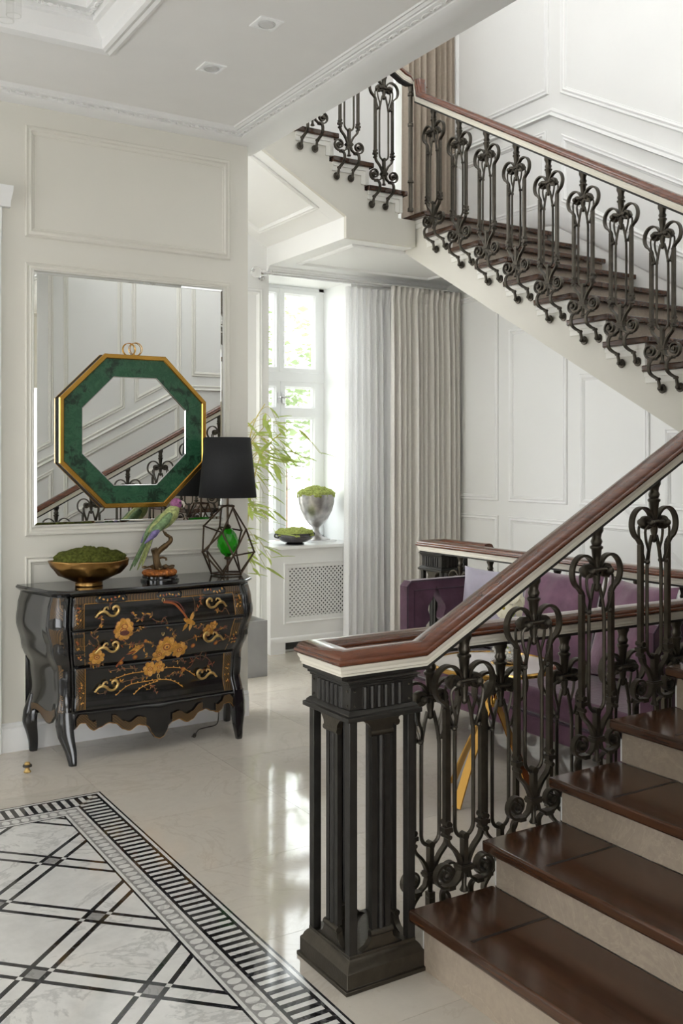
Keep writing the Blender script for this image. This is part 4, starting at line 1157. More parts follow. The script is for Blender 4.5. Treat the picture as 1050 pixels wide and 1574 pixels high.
# painting on the drawer fronts: thin paint layers that follow the swelling front
def which_drawer(z):
    return min(drawers, key=lambda t: abs(z - (t[1] + t[2]) / 2))[0]
class Paint:
    def __init__(s): s.m = {}
    def blob(s, mat, pts, z, d=0.0135):
        mb = s.m.setdefault((mat, which_drawer(z).name), MB())
        c = (sum(p[0] for p in pts) / len(pts), sum(p[1] for p in pts) / len(pts))
        q = [fpt(c[0], c[1], d)] + [fpt(x, zz, d) for x, zz in pts]
        mb.add(q, [(0, i + 1, (i + 1) % len(pts) + 1) for i in range(len(pts))])
    def ell(s, mat, x, z, a, b, rot=0, n=10, d=0.0135):
        s.blob(mat, [(x + a * math.cos(t) * math.cos(rot) - b * math.sin(t) * math.sin(rot), z + a * math.cos(t) * math.sin(rot) + b * math.sin(t) * math.cos(rot)) for t in [2 * PI * k / n for k in range(n)]], z, d)
    def line(s, mat, pts, w=0.004, d=0.0132):
        P = bez([(x, 0, z) for x, z in pts], 6)
        for i in range(len(P) - 1):
            a, b = P[i], P[i + 1]; t = (b - a).normalized(); nx, nz = -t.z * w / 2, t.x * w / 2
            mb = s.m.setdefault((mat, which_drawer(a.z).name), MB())
            mb.add([fpt(a.x + nx, a.z + nz, d), fpt(b.x + nx, b.z + nz, d), fpt(b.x - nx, b.z - nz, d), fpt(a.x - nx, a.z - nz, d)], [(0, 1, 2, 3)])
    def leaf(s, mat, x, z, L, w, rot): 
        c, sn = math.cos(rot), math.sin(rot)
        pts = [(0, 0), (0.3, 0.5), (0.6, 0.42), (1, 0), (0.6, -0.42), (0.3, -0.5)]
        s.blob(mat, [(x + (a * c) * L - b * w * sn, z + a * sn * L + b * w * c) for a, b in pts], z)
    def flower(s, x, z, r, n=8, core=True, squash=1.0):
        for k in range(n):
            a = 2 * PI * k / n + 0.3
            s.ell('paint_plum', x + 0.6 * r * math.cos(a), z + 0.6 * r * math.sin(a) * squash, r * 0.60, r * 0.47, a, 10, 0.0133)
            s.ell('paint_amber' if k % 2 else 'paint_gold', x + 0.6 * r * math.cos(a), z + 0.6 * r * math.sin(a) * squash, r * 0.52, r * 0.40, a, 10, 0.0136 + 0.0002 * (k % 3))
        s.ell('paint_rust', x, z, r * 0.42, r * 0.36 * squash, 0, 10, 0.0146)
        s.ell('paint_amber', x, z, r * 0.30, r * 0.25 * squash, 0, 10, 0.015)
        if core: s.ell('paint_plum', x, z, r * 0.1, r * 0.1, 0, 8, 0.0154)
    def flush(s):
        for (mt, dn), mb in s.m.items():
            o = mb.build('painted_decoration', mt, bpy.data.objects[dn], smooth=False)
            sol = o.modifiers.new('solid', 'SOLIDIFY'); sol.thickness = 0.0008; o['kind'] = 'stuff'
pt = Paint()
# the coordinates are metres from the middle of the front, and height
pt.flower(0.03, 0.555, 0.052, 9); pt.flower(0.11, 0.53, 0.040, 7); pt.flower(-0.005, 0.515, 0.036, 7)
pt.flower(-0.05, 0.44, 0.036, 7); pt.flower(0.005, 0.445, 0.03, 6)
pt.flower(-0.21, 0.665, 0.046, 9, False); pt.flower(-0.205, 0.69, 0.04, 8, False); pt.ell('paint_plum', -0.205, 0.655, 0.025, 0.015, 0, 10, 0.0158)
pt.flower(-0.345, 0.535, 0.038, 8); pt.flower(0.265, 0.625, 0.032, 7, False); pt.flower(0.285, 0.648, 0.024, 6, False)
rp = random.Random(5)
def spray(pts, mats, n, L=0.018, w=0.008):
    P = bez([(x, 0, z) for x, z in pts], 8)
    pt.line('paint_dim', pts, 0.0035)
    for k in range(n):
        q = P[int(rp.random() * (len(P) - 1))]; a = rp.uniform(0, 2 * PI)
        pt.leaf(rp.choice(mats), q.x, q.z, L * rp.uniform(0.7, 1.3), w, a)
G = ['paint_dim', 'paint_rust', 'paint_gold', 'paint_plum']
spray([(-0.345, 0.56), (-0.335, 0.62), (-0.37, 0.66), (-0.32, 0.71), (-0.33, 0.75)], G, 26)
spray([(-0.20, 0.61), (-0.17, 0.585), (-0.08, 0.59), (0.0, 0.545)], G, 16)
spray([(-0.30, 0.58), (-0.22, 0.59), (-0.15, 0.585), (-0.10, 0.58)], ['paint_gold', 'paint_rust'], 8)
spray([(-0.10, 0.585), (-0.09, 0.54), (-0.06, 0.51), (-0.01, 0.50)], ['paint_gold', 'paint_amber'], 8)
spray([(-0.17, 0.76), (-0.13, 0.72), (-0.10, 0.745), (-0.06, 0.735)], G, 20)
spray([(0.10, 0.56), (0.17, 0.585), (0.25, 0.595), (0.34, 0.60)], G, 18)
spray([(0.07, 0.585), (0.06, 0.63), (0.035, 0.66), (0.02, 0.655)], G, 14)
spray([(0.17, 0.735), (0.20, 0.76), (0.215, 0.80), (0.225, 0.815)], G, 12)
spray([(0.30, 0.60), (0.34, 0.63), (0.38, 0.62)], G, 14)
spray([(-0.40, 0.51), (-0.36, 0.49), (-0.31, 0.495)], G, 14)
spray([(0.20, 0.43), (0.24, 0.48), (0.30, 0.46), (0.33, 0.43)], ['paint_plum', 'paint_rust', 'paint_dim'], 18, 0.03, 0.004)
# bird at the upper middle: long tail, body, wings
pt.line('paint_rust', [(0.0, 0.80), (0.06, 0.785), (0.105, 0.735), (0.125, 0.70)], 0.011)
pt.line('paint_plum', [(0.01, 0.808), (0.08, 0.79), (0.115, 0.74)], 0.006)
pt.ell('paint_gold', 0.14, 0.685, 0.04, 0.014, -0.5); pt.leaf('paint_amber', 0.145, 0.69, 0.05, 0.02, 1.2); pt.leaf('paint_gold', 0.13, 0.68, 0.05, 0.02, -2.0); pt.leaf('paint_amber', 0.15, 0.675, 0.045, 0.018, -1.6)
pt.line('paint_dim', [(0.165, 0.71), (0.175, 0.77), (0.165, 0.82)], 0.004)
# a second bird in flight at the middle drawer
pt.line('paint_rust', [(-0.10, 0.585), (-0.14, 0.55), (-0.19, 0.53), (-0.24, 0.47)], 0.009); pt.line('paint_gold', [(-0.10, 0.58), (-0.15, 0.535), (-0.18, 0.52)], 0.006)
pt.leaf('paint_gold', -0.10, 0.585, -0.09, 0.018, 0.45); pt.leaf('paint_amber', -0.12, 0.575, -0.05, 0.014, 0.9)
for (x, z, r) in ((-0.14, 0.515, 0.014), (-0.215, 0.49, 0.013), (0.185, 0.545, 0.013), (0.325, 0.545, 0.012), (0.15, 0.415, 0.014), (-0.09, 0.60, 0.01)):
    pt.ell('paint_rust', x, z, r, r); pt.ell('paint_gold', x, z, r * 0.55, r * 0.55, 0, 8, 0.0145)
# arching ground lines with dots
for pts in ([(-0.27, 0.40), (-0.17, 0.425), (-0.05, 0.43), (0.07, 0.435), (0.16, 0.415), (0.23, 0.37)], [(-0.24, 0.32), (-0.17, 0.365), (-0.08, 0.375), (0.03, 0.375), (0.10, 0.355), (0.15, 0.32)], [(-0.14, 0.315), (-0.10, 0.345), (-0.05, 0.36), (0.0, 0.37)]):
    pt.line('paint_gold', pts, 0.0045); P = bez([(x, 0, z) for x, z in pts], 5)
    for q in P[::2]: pt.ell('paint_amber', q.x, q.z + 0.003, 0.0045, 0.0045, 0, 7, 0.0146)
spray([(-0.22, 0.385), (-0.13, 0.395), (-0.05, 0.40)], G, 18); spray([(0.05, 0.385), (0.1, 0.40), (0.16, 0.385)], G, 16)
for (xc, zc) in ((-0.28, 0.80), (-0.02, 0.70), (0.33, 0.72), (-0.24, 0.63), (-0.40, 0.60), (0.20, 0.64), (-0.30, 0.34), (0.30, 0.40), (-0.05, 0.33), (0.12, 0.46), (0.36, 0.56), (-0.14, 0.66)):
    a_ = rp.uniform(-1, 1)
    spray([(xc - 0.035, zc - 0.02 * a_), (xc, zc), (xc + 0.02, zc + 0.02), (xc + 0.04, zc + 0.03 * a_)], G, 11, 0.014, 0.006)
spray([(-0.28, 0.45), (-0.20, 0.455), (-0.12, 0.45)], G, 14)
pt.flush()
# border bands with lattice, and dark cartouches
def patch(parent, x0, x1, z0, z1, mat, d, name, n=14, lobes=0):
    def g(u, v):
        zz = lerp(z0, z1, v); dx = lobes * 0.012 * math.sin(PI * v) if lobes else 0
        return fpt(lerp(x0 - dx, x1 + dx, u), zz, d)
    o = MB().grid(g, n, 6).build(name, mat, parent, angle=60)
    s_ = o.modifiers.new('solid', 'SOLIDIFY'); s_.thickness = 0.0006
    return o
d0_, d1_, d2_ = [t[0] for t in drawers]
B0, B1 = -FW + 0.012, FW - 0.012
patch(d0_, B0, B1, 0.818, 0.852, 'lattice', 0.0128, 'painted_band', 40)
for a, b in ((-0.34, -0.20), (-0.02, 0.10), (0.24, 0.36)): patch(d0_, a, b, 0.816, 0.853, 'lacquer', 0.0138, 'painted_cartouche', 12, 1)
for d, za, zb in drawers:
    top = 0.818 if d is d0_ else zb - 0.006
    for a, b in ((B0, B0 + 0.048), (B1 - 0.048, B1)):
        patch(d, a, b, za + 0.006, top, 'lattice', 0.0128, 'painted_band', 4)
    for s in (-1, 1):
        xx = s * (B1 - 0.049)
        patch(d, xx - 0.0012, xx + 0.0012, za + 0.006, top, 'paint_gold', 0.0135, 'painted_line', 1)
patch(d0_, B0 + 0.049, B1 - 0.049, 0.8155, 0.8178, 'paint_gold', 0.0135, 'painted_line', 30)
pb = Paint()
for a, b in ((-0.34, -0.20), (-0.02, 0.10), (0.24, 0.36)):
    for k in range(7): pb.ell(rp.choice(['paint_gold', 'paint_amber', 'paint_rust']), lerp(a, b, (k + 0.5) / 7), 0.835 + rp.uniform(-0.009, 0.009), 0.007, 0.004, rp.uniform(0, 3), 7, 0.0146)
for d, za, zb in drawers:
    for s in (-1, 1):
        xx = s * (B1 - 0.024)
        for k in range(9):
            pb.ell(rp.choice(['paint_gold', 'paint_amber', 'paint_rust']), xx + rp.uniform(-0.014, 0.014), lerp(za + 0.03, zb - 0.05, rp.random()), 0.006, 0.004, rp.uniform(0, 3), 7, 0.0146)
pb.flush()
# pulls and keyholes
def pull_mesh():
    mb = MB()
    c = bez([(-0.058, -0.014, -0.016), (-0.046, -0.018, -0.002), (-0.03, -0.020, 0.004), (-0.014, -0.022, -0.002), (0.002, -0.022, -0.016), (0.022, -0.022, -0.018), (0.038, -0.022, -0.004), (0.040, -0.022, 0.014), (0.028, -0.022, 0.024), (0.016, -0.020, 0.018), (0.016, -0.018, 0.008)], 5)
    rr = [linterp([(0, 0.0035), (0.2, 0.0075), (0.45, 0.0055), (0.75, 0.0068), (1, 0.004)], i / (len(c) - 1)) for i in range(len(c))]
    mb.tube(c, rr, 8)
    mb.tube(bez([(-0.03, -0.020, 0.004), (-0.022, -0.020, 0.018), (-0.010, -0.018, 0.022), (-0.006, -0.018, 0.012)], 4), [0.005] * 6 + [0.0035] * 7, 7)
    for k in range(4): mb.ball((-0.06 + 0.006 * k, -0.013, -0.018 + 0.007 * k), 0.0055, 5, (1.2, 0.7, 0.8))
    mb.lathe([(0.009, 0.0), (0.006, -0.02)], 8, (-0.034, -0.0, 0.002), axis=(0, 1, 0)); mb.lathe([(0.009, 0.0), (0.006, -0.02)], 8, (0.03, -0.0, -0.006), axis=(0, 1, 0))
    me = mb.mesh('pull', angle=60); me.materials.append(M['brass']); return me
PM = pull_mesh()
for d, za, zb in drawers:
    zm = {0: 0.772, 1: 0.585, 2: 0.375}[[t[0] for t in drawers].index(d)]
    for s in (-1, 1):
        o = link('pull', PM, d); o.location = fpt(s * 0.285, zm, 0.012)
        o.scale = (-1.15 if s > 0 else 1.15, 1.0, 1.15)
    kp = V(fpt(0.0, zm + (0.035 if d is d0_ else 0.05 if d is d1_ else 0.02), 0.013))
    MB().tube([kp + V((0.006 * math.cos(a), 0, 0.013 * math.sin(a))) for a in [2 * PI * k / 14 for k in range(14)]], 0.0018, 6, closed=True).build('keyhole_plate', 'brass', d)

# ------------------------------------------------------------------ mirrors
mg = thing('wall_mirror', 'large plain wall mirror filling the moulded panel above the commode', 'mirror', (0, 0, 0))
MX0, MX1, MZ0, MZ1 = 1.366, 2.472, 1.196, 2.560
MB().box(MX0, YW - 0.008, MZ0, MX1, YW - 0.001, MZ1).build('glass', 'mirror', mg, smooth=False)
MB().frame(py(MX0 - 0.001, MZ0 - 0.001, MX1 + 0.001, MZ1 + 0.001, YW - 0.0005), (0, -1, 0), [(0, 0), (0, 0.0075), (0.014, 0.0115), (0.015, 0.009), (0.015, 0)]).build('bevelled_edge', 'mirror', mg, smooth=False)
MB().frame(py(MX0 - 0.012, MZ0 - 0.012, MX1 + 0.012, MZ1 + 0.012, YW), (0, -1, 0), [(0, 0), (0, 0.012), (0.005, 0.016), (0.010, 0.012), (0.010, 0)]).build('mirror_bead', 'trim', mg)
OC = (1.915, 1.707)
om = thing('octagonal_mirror', 'octagonal mirror with a green malachite surround and gold edge hung before the large mirror', 'mirror', (OC[0], YW - 0.009, OC[1]))
def octa(r, y): return [(r / math.cos(PI / 8) * math.cos(PI / 8 + k * PI / 4), y, r / math.cos(PI / 8) * math.sin(PI / 8 + k * PI / 4)) for k in range(8)]
NY = (0, -1, 0)
MB().frame(octa(0.424, -0.004), NY, [(0, 0), (0, 0.034), (0.02, 0.034), (0.02, 0)]).build('frame_edge', 'shade', om, smooth=False)
MB().frame(octa(0.428, -0.034), NY, [(0, 0), (0, 0.014), (0.004, 0.018), (0.022, 0.018), (0.027, 0.012), (0.027, 0)]).build('gold_rim', 'gold', om, smooth=False)
ov = octa(0.402, -0.043); iv = octa(0.303, -0.043)
for k in range(8):
    j = (k + 1) % 8
    a, b, c_, d = V(ov[k]), V(ov[j]), V(iv[j]), V(iv[k])
    ns = 3
    for q in range(ns):
        p0, p1 = a.lerp(b, q / ns), a.lerp(b, (q + 1) / ns); q1, q0 = d.lerp(c_, (q + 1) / ns), d.lerp(c_, q / ns)
        cen = (p0 + p1 + q0 + q1) / 4
        sh = [p + (cen - p) * 0.006 for p in (p0, p1, q1, q0)]
        MB().add(sh + [p + V((0, 0.008, 0)) for p in sh], [(0, 1, 2, 3), (7, 6, 5, 4), (0, 4, 5, 1), (1, 5, 6, 2), (2, 6, 7, 3), (3, 7, 4, 0)]).build('malachite_panel', 'malachite', om, smooth=False)
MB().add(octa(0.306, -0.036), [tuple(range(8))]).build('glass', 'mirror', om, smooth=False, fix=False)
MB().frame(octa(0.305, -0.036), NY, [(0, 0), (0, 0.007), (0.003, 0.007), (0.006, 0.001), (0.006, 0)]).build('inner_bevel', 'chrome', om, smooth=False)
MB().add(octa(0.41, -0.002) + octa(0.41, -0.035), [tuple(range(8)), tuple(range(8, 16))]).build('back_board', 'polished_black', om, smooth=False)
for dx, dz in ((-0.022, 0.462), (0.016, 0.466)):
    MB().tube([(dx + 0.036 * math.cos(a), -0.03 * 0.2 - 0.004 * (dx > 0), dz + 0.036 * math.sin(a)) for a in [2 * PI * k / 28 for k in range(28)]], 0.0024, 7, closed=True).build('hanging_ring', 'gold', om)
MB().ball((-0.001, -0.02, 0.431), 0.007, 6).build('ring_mount', 'gold', om)

# ------------------------------------------------------------------ things on the commode
ZT = 0.886
bw = thing('bowl', 'crumpled gold bowl on the commode', 'bowl', (1.583, 5.08, ZT))
def bowl_fn(u, v, inner=0):
    a = 2 * PI * u
    prof = [(0.0, 0.0, 0.070), (0.10, 0.004, 0.074), (0.2, 0.020, 0.062), (0.3, 0.028, 0.085), (0.55, 0.058, 0.150), (0.8, 0.104, 0.186), (1.0, 0.136, 0.200)]
    r = interp([(p[0], p[2]) for p in prof], v); z = interp([(p[0], p[1]) for p in prof], v)
    w = max(0, v - 0.35)
    q = math.sin(PI * min(1, w / 0.65)); r *= 1 + q * (0.09 * abs(math.sin(2.5 * a + 0.5 + v)) - 0.06 * abs(math.sin(4 * a + 2 - 2 * v)) + 0.045 * math.sin(7 * a + v * 4)) + w * 0.10 * abs(math.cos(a)) ** 6
    z += w * 0.004 * math.sin(2 * a + 0.6)
    if inner: r -= 0.004
    return (r * math.cos(a), r * math.sin(a) * 0.80, z)
b = MB().grid(bowl_fn, 60, 18); b.build('bowl_shell', 'gold_bowl', bw, angle=60).modifiers.new('solid', 'SOLIDIFY').thickness = 0.004
MB().lathe([(0.068, 0.0), (0.072, 0.002), (0.072, 0.018), (0.06, 0.022)], 28, (0, 0, 0), sy=0.8).build('foot', 'gold_bowl', bw)
def moss(name, label, loc, rx, ry, h, n, mat, seed, group=None, tall=1.0):
    t = thing(name, label, 'moss', loc)
    r = random.Random(seed); q = 0
    pts = [(0, 0)]
    for ring_, cnt in ((0.48, 6), (0.86, 11)):
        for k in range(cnt): a = 2 * PI * k / cnt + ring_ * 3; pts.append((ring_ * math.cos(a), ring_ * math.sin(a)))
    for (a, c_) in pts[:n]:
        rr = math.hypot(a, c_)
        z = h * (1 - rr * rr * 0.9)
        s = 0.34 * r.uniform(0.9, 1.2)
        mb = MB(); mb.ball((0, 0, 0), 1.0, 12)
        out = []
        for (x, y, zz) in mb.v:
            nn = 1 + 0.10 * math.sin(9 * x + seed) * math.sin(8 * y + a * 5) + 0.07 * math.sin(17 * zz + c_ * 9) + r.uniform(-0.035, 0.035)
            out.append((a * rx * 0.82 + x * nn * s * rx, c_ * ry * 0.82 + y * nn * s * ry, z * 0.62 + zz * nn * s * min(rx, ry) * tall * 0.75))
        mb.v = out
        mb.build('moss_clump', mat, t, angle=80)
    return t
moss('moss_mound', 'dark green moss mound heaped in the gold bowl', (1.583, 5.08, ZT + 0.125), 0.178, 0.142, 0.075, 18, 'moss', 3)

# parrot figurine
pf = thing('parrot_figurine', 'green and violet parrot figurine perched on a bronze branch', 'figurine', (1.984, 5.10, ZT))
MB().lathe([(0.105, 0), (0.105, 0.010), (0.10, 0.016), (0.097, 0.018), (0.097, 0.028), (0.092, 0.032), (0.05, 0.033)], 32).build('base', 'polished_black', pf)
rk = MB(); rr_ = random.Random(11)
for k in range(26):
    a = 2 * PI * k / 26; rk.ball((0.075 * math.cos(a), 0.075 * math.sin(a), 0.045), 0.022, 5, (rr_.uniform(0.8, 1.1), rr_.uniform(0.8, 1.1), rr_.uniform(0.6, 0.8)))
rk.lathe([(0.075, 0.033), (0.08, 0.045), (0.05, 0.058), (0.01, 0.062)], 20)
rk.build('rock_ring', 'stone_amber', pf)
br = MB()
br.tube(bez([(-0.005, 0, 0.05), (-0.02, -0.005, 0.10), (-0.024, 0, 0.145), (-0.035, 0, 0.175)], 5), [0.028, 0.026, 0.024, 0.023, 0.022] + [0.020] * 11, 9)
br.tube(bez([(-0.022, 0, 0.14), (0.0, 0, 0.165), (0.04, -0.004, 0.195), (0.062, 0, 0.215), (0.058, 0, 0.235), (0.035, 0, 0.25), (0.022, 0, 0.275)], 5), [0.016] * 10 + [0.013] * 10 + [0.009] * 11, 8)
br.tube(bez([(-0.01, 0, 0.118), (0.01, -0.006, 0.125), (0.03, -0.008, 0.12), (0.034, -0.008, 0.108)], 4), 0.006, 6)
for a, l in ((0.3, 0.085), (2.6, 0.085), (4.4, 0.075), (1.4, 0.06), (5.4, 0.07)):
    br.tube(bez([(0, 0, 0.062), (l * 0.5 * math.cos(a), l * 0.5 * math.sin(a), 0.075), (l * math.cos(a), l * math.sin(a), 0.068)], 4), [0.012] * 5 + [0.005] * 4, 6)
    br.ball((l * math.cos(a), l * math.sin(a), 0.072), 0.013, 5, (1.3, 0.7, 0.6))
br.build('branch', 'bronze', pf)
bd = bez([(-0.060, 0, 0.262), (-0.03, 0, 0.285), (0.015, 0, 0.315), (0.055, 0, 0.350), (0.082, 0, 0.385), (0.092, 0, 0.41)], 5)
MB().tube(bd, [linterp([(0, 0.012), (0.2, 0.028), (0.5, 0.042), (0.7, 0.040), (0.9, 0.026), (1, 0.022)], i / (len(bd) - 1)) for i in range(len(bd))], 14).build('body', 'lime_feather', pf, angle=80)
hd = MB().ball((0.094, 0, 0.418), 0.032, 10, (1.05, 0.9, 1.0)); hd.build('head', 'pink_feather', pf, angle=80)
MB().tube(bez([(0.118, 0, 0.426), (0.136, 0, 0.422), (0.140, 0, 0.404), (0.134, 0, 0.396)], 4), [0.011, 0.010, 0.010, 0.009, 0.008, 0.008, 0.007, 0.006, 0.005, 0.004, 0.003, 0.002, 0.001], 8).build('beak', 'beak', pf)
for s in (-1, 1):
    wg = MB(); wc = bez([(0.050, s * 0.034, 0.365), (0.005, s * 0.042, 0.318), (-0.05, s * 0.036, 0.268), (-0.085, s * 0.022, 0.225)], 6)
    wg.tube(wc, [linterp([(0, 0.014), (0.25, 0.026), (0.6, 0.022), (1, 0.004)], i / (len(wc) - 1)) for i in range(len(wc))], 10)
    w_ = wg.build('wing', 'green_feather', pf, angle=80)
    pw = bez([(-0.02, s * 0.048, 0.292), (-0.06, s * 0.045, 0.25), (-0.098, s * 0.026, 0.208)], 6)
    MB().tube(pw, [linterp([(0, 0.010), (0.4, 0.020), (1, 0.003)], i / (len(pw) - 1)) for i in range(len(pw))], 10).build('wing_tip', 'violet_feather', w_, angle=80)
    MB().ball((0.106, s * 0.024, 0.424), 0.005, 6).build('eye', 'polished_black', pf)
for k, (dx, dy, mt, L) in enumerate(((0, 0.010, 'green_feather', 0.20), (0.008, -0.006, 'lime_feather', 0.215), (-0.010, 0.0, 'green_feather', 0.225), (0.022, 0.004, 'violet_feather', 0.17), (0.014, -0.014, 'lime_feather', 0.19))):
    a = V((-0.055 + dx, dy, 0.262)); d = V((-0.098 + dx * 1.2, dy * 0.5, -0.205)).normalized()
    pts = [a + d * (L * t / 6) for t in range(7)]
    MB().strap(pts, [0.012, 0.016, 0.017, 0.016, 0.015, 0.012, 0.004], 0.004, (0.9, 0.15, -0.43)).build('tail_feather', mt, pf)
for dy in (-0.012, 0.012):
    MB().tube(bez([(0.02, dy, 0.285), (0.022, dy, 0.276), (0.03, dy, 0.268)], 3), 0.006, 6).build('foot', 'beak', pf)

# table lamp
lp = thing('table_lamp', 'table lamp with a black drum shade, open bronze cage and green crystal', 'lamp', (2.415, 5.15, ZT))
o = MB().lathe([(0.167, 0.445), (0.133, 0.790)], 40); o.f = o.f[:-2]
sh = o.build('lamp_shade', 'shade', lp, angle=80); m = sh.modifiers.new('solid', 'SOLIDIFY'); m.thickness = 0.003
o = MB().lathe([(0.164, 0.446), (0.130, 0.789)], 40); o.f = o.f[:-2]; o.build('shade_lining', 'shade_in', sh, angle=80)
MB().tube([(0, 0, 0.01), (0, 0, 0.70)], 0.0065, 10).build('stem', 'bronze_thin', lp)
nodes = {}
def ringn(tag_, n, r, z, a0, jit=0.0):
    return [V((r * (1 + jit * ((k * 7) % 3 - 1)) * math.cos(a0 + 2 * PI * k / n), r * (1 + jit * ((k * 5) % 3 - 1)) * math.sin(a0 + 2 * PI * k / n), z + jit * 0.1 * ((k * 4) % 3 - 1))) for k in range(n)]
r0 = ringn('b', 5, 0.092, 0.008, 0.2); r1_ = ringn('l', 5, 0.150, 0.13, 0.75, 0.10); r2_ = ringn('u', 5, 0.120, 0.265, 0.2, 0.16); r3_ = ringn('t', 4, 0.042, 0.395, 0.5)
edges = [(r0[k], r0[(k + 1) % 5]) for k in range(5)] + [(r0[k], r1_[k]) for k in range(5)] + [(r0[(k + 1) % 5], r1_[k]) for k in range(5)]
edges += [(r1_[k], r2_[k]) for k in range(5)] + [(r1_[k], r2_[(k + 1) % 5]) for k in (0, 2, 3)] + [(r1_[k], r1_[(k + 1) % 5]) for k in (1, 3)] + [(r2_[k], r3_[k % 4]) for k in range(5)] + [(r3_[k], r3_[(k + 1) % 4]) for k in range(4)] + [(r2_[k], r2_[(k + 1) % 5]) for k in (0, 2)]
edges += [(r3_[0], V((0, 0, 0.40))), (r3_[2], V((0, 0, 0.40)))]
cage = MB()
for a, b in edges: cage.tube([a, b], 0.0052, 6)
for p in r0 + r1_ + r2_ + r3_: cage.ball(tuple(p), 0.0075, 5)
cage.build('cage', 'bronze_thin', lp, angle=60)
cy = MB(); pr_ = [(0.006, 0.100), (0.040, 0.125), (0.060, 0.165), (0.062, 0.195), (0.050, 0.235), (0.028, 0.262), (0.006, 0.270)]
vs = []
for i, (r, z) in enumerate(pr_):
    for k in range(9): a = 2 * PI * (k + 0.5 * (i % 2)) / 9; vs.append((r * math.cos(a), r * math.sin(a), z))
fs = []
for i in range(len(pr_) - 1):
    for k in range(9):
        a, b, c_, d = i * 9 + k, i * 9 + (k + 1) % 9, (i + 1) * 9 + k, (i + 1) * 9 + (k + 1) % 9
        if i % 2 == 0: fs += [(a, b, c_), (b, d, c_)]
        else: fs += [(a, d, c_), (a, b, d)]
fs += [tuple(range(9))[::-1], tuple((len(pr_) - 1) * 9 + k for k in range(9))]
cy.add(vs, fs).build('crystal', 'emerald', lp, smooth=False)
MB().lathe([(0.012, 0.086), (0.022, 0.092), (0.016, 0.104)], 12).lathe([(0.016, 0.266), (0.022, 0.276), (0.010, 0.290)], 12).build('crystal_mount', 'bronze_thin', lp)

# brass door stop and lamp cable on the floor
ds = thing('door_stop', 'small brass door stop standing on the marble floor', 'door stop', (1.232, 4.949, 0))
MB().lathe([(0.017, 0), (0.019, 0.004), (0.012, 0.012), (0.010, 0.022), (0.013, 0.028)], 18).lathe([(0.014, 0.034), (0.015, 0.042), (0.010, 0.050), (0.004, 0.052)], 18).build('body', 'brass', ds)
MB().lathe([(0.016, 0.026), (0.022, 0.028), (0.023, 0.032), (0.021, 0.037), (0.014, 0.038)], 18).build('rubber_ring', 'cable', ds)
cb_ = thing('power_cord', 'thin dark power cord with a plug lying under the commode', 'cord', (0, 0, 0))
MB().tube(bez([(2.44, 5.325, 0.12), (2.42, 5.29, 0.02), (2.38, 5.24, 0.004), (2.32, 5.22, 0.004), (2.26, 5.20, 0.004), (2.215, 5.14, 0.004), (2.19, 5.10, 0.006)], 6), 0.0032, 6).build('cable', 'cable', cb_)
MB().tube([(2.192, 5.104, 0.009), (2.175, 5.075, 0.009)], [0.009, 0.011], 8).tube([(2.180, 5.075, 0.009), (2.170, 5.060, 0.009)], 0.0025, 6).tube([(2.168, 5.082, 0.009), (2.158, 5.067, 0.009)], 0.0025, 6).build('plug', 'cable', cb_)

# ------------------------------------------------------------------ radiator cabinet under the window
rc = thing('radiator_cabinet', 'white radiator cabinet with a pierced lattice grille under the window', 'radiator cover', (0, 0, 0))
RY = 6.885; RX0, RX1 = 3.60, 4.62
body = MB()
# front board with a grille opening, side, plinth with a cut-out
GX0, GX1, GZ0, GZ1 = 3.765, 4.385, 0.285, 0.675
body.box(RX0, RY, 0.0, RX0 + 0.135, RY + 0.018, 0.83).box(GX1, RY, 0.085, RX1, RY + 0.018, 0.83).box(RX0 + 0.135, RY, GZ1, GX1, RY + 0.018, 0.83).box(RX0 + 0.135, RY, 0.085, GX1, RY + 0.018, GZ0).box(RX0 + 0.135, RY, GZ0, GX0, RY + 0.018, GZ1)
body.box(RX0, RY + 0.018, 0.0, RX0 + 0.018, YB, 0.83).box(RX1 - 0.018, RY + 0.018, 0, RX1, YB, 0.83)
body.build('cabinet_body', 'trim_white', rc)
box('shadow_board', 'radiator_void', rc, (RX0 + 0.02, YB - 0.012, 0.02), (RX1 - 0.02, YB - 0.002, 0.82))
MB().frame(py(GX0 - 0.045, GZ0 - 0.05, GX1 + 0.03, GZ1 + 0.045, RY), (0, -1, 0), [(0, 0), (0, 0.006), (0.008, 0.008), (0.016, 0.002), (0.016, 0)]).build('panel_moulding', 'trim_white', rc)
MB().run([(RX0 - 0.002, RY, 0.118), (RX1, RY, 0.118)], [(0, -0.03), (0.008, -0.03), (0.008, 0.0), (0.004, 0.012), (0, 0.016)], side=(0, -1, 0)).build('plinth_moulding', 'trim_white', rc)
gm = MB()
n1 = int((GX1 - GX0) / 0.0365); n2 = int((GZ1 - GZ0) / 0.0365)
L_ = GX1 - GX0; H_ = GZ1 - GZ0
def lat(sgn):
    st = 0.0365; k0 = -int(H_ / st) - 2
    for k in range(k0, int(L_ / st) + int(H_ / st) + 3):
        # strip centre line x = k*st + sgn*z, clipped to the opening
        pts = []
        a = k * st
        z0_, z1_ = 0.0, H_
        xa_, xb_ = a + sgn * z0_, a + sgn * z1_
        lo, hi = (z0_, z1_)
        if sgn > 0: lo = max(lo, -a); hi = min(hi, L_ - a)
        else: lo = max(lo, a - L_); hi = min(hi, a)
        if hi - lo < 0.004: continue
        p = V((GX0 + a + sgn * lo, RY + 0.008 + (0.004 if sgn > 0 else 0.0), GZ0 + lo)); q = V((GX0 + a + sgn * hi, RY + 0.008 + (0.004 if sgn > 0 else 0.0), GZ0 + hi))
        gm.strap([p, q], 0.004, 0.013)
lat(1); lat(-1)
g_ = gm.build('lattice_grille', 'trim_white', rc, smooth=False); g_['kind'] = 'stuff'
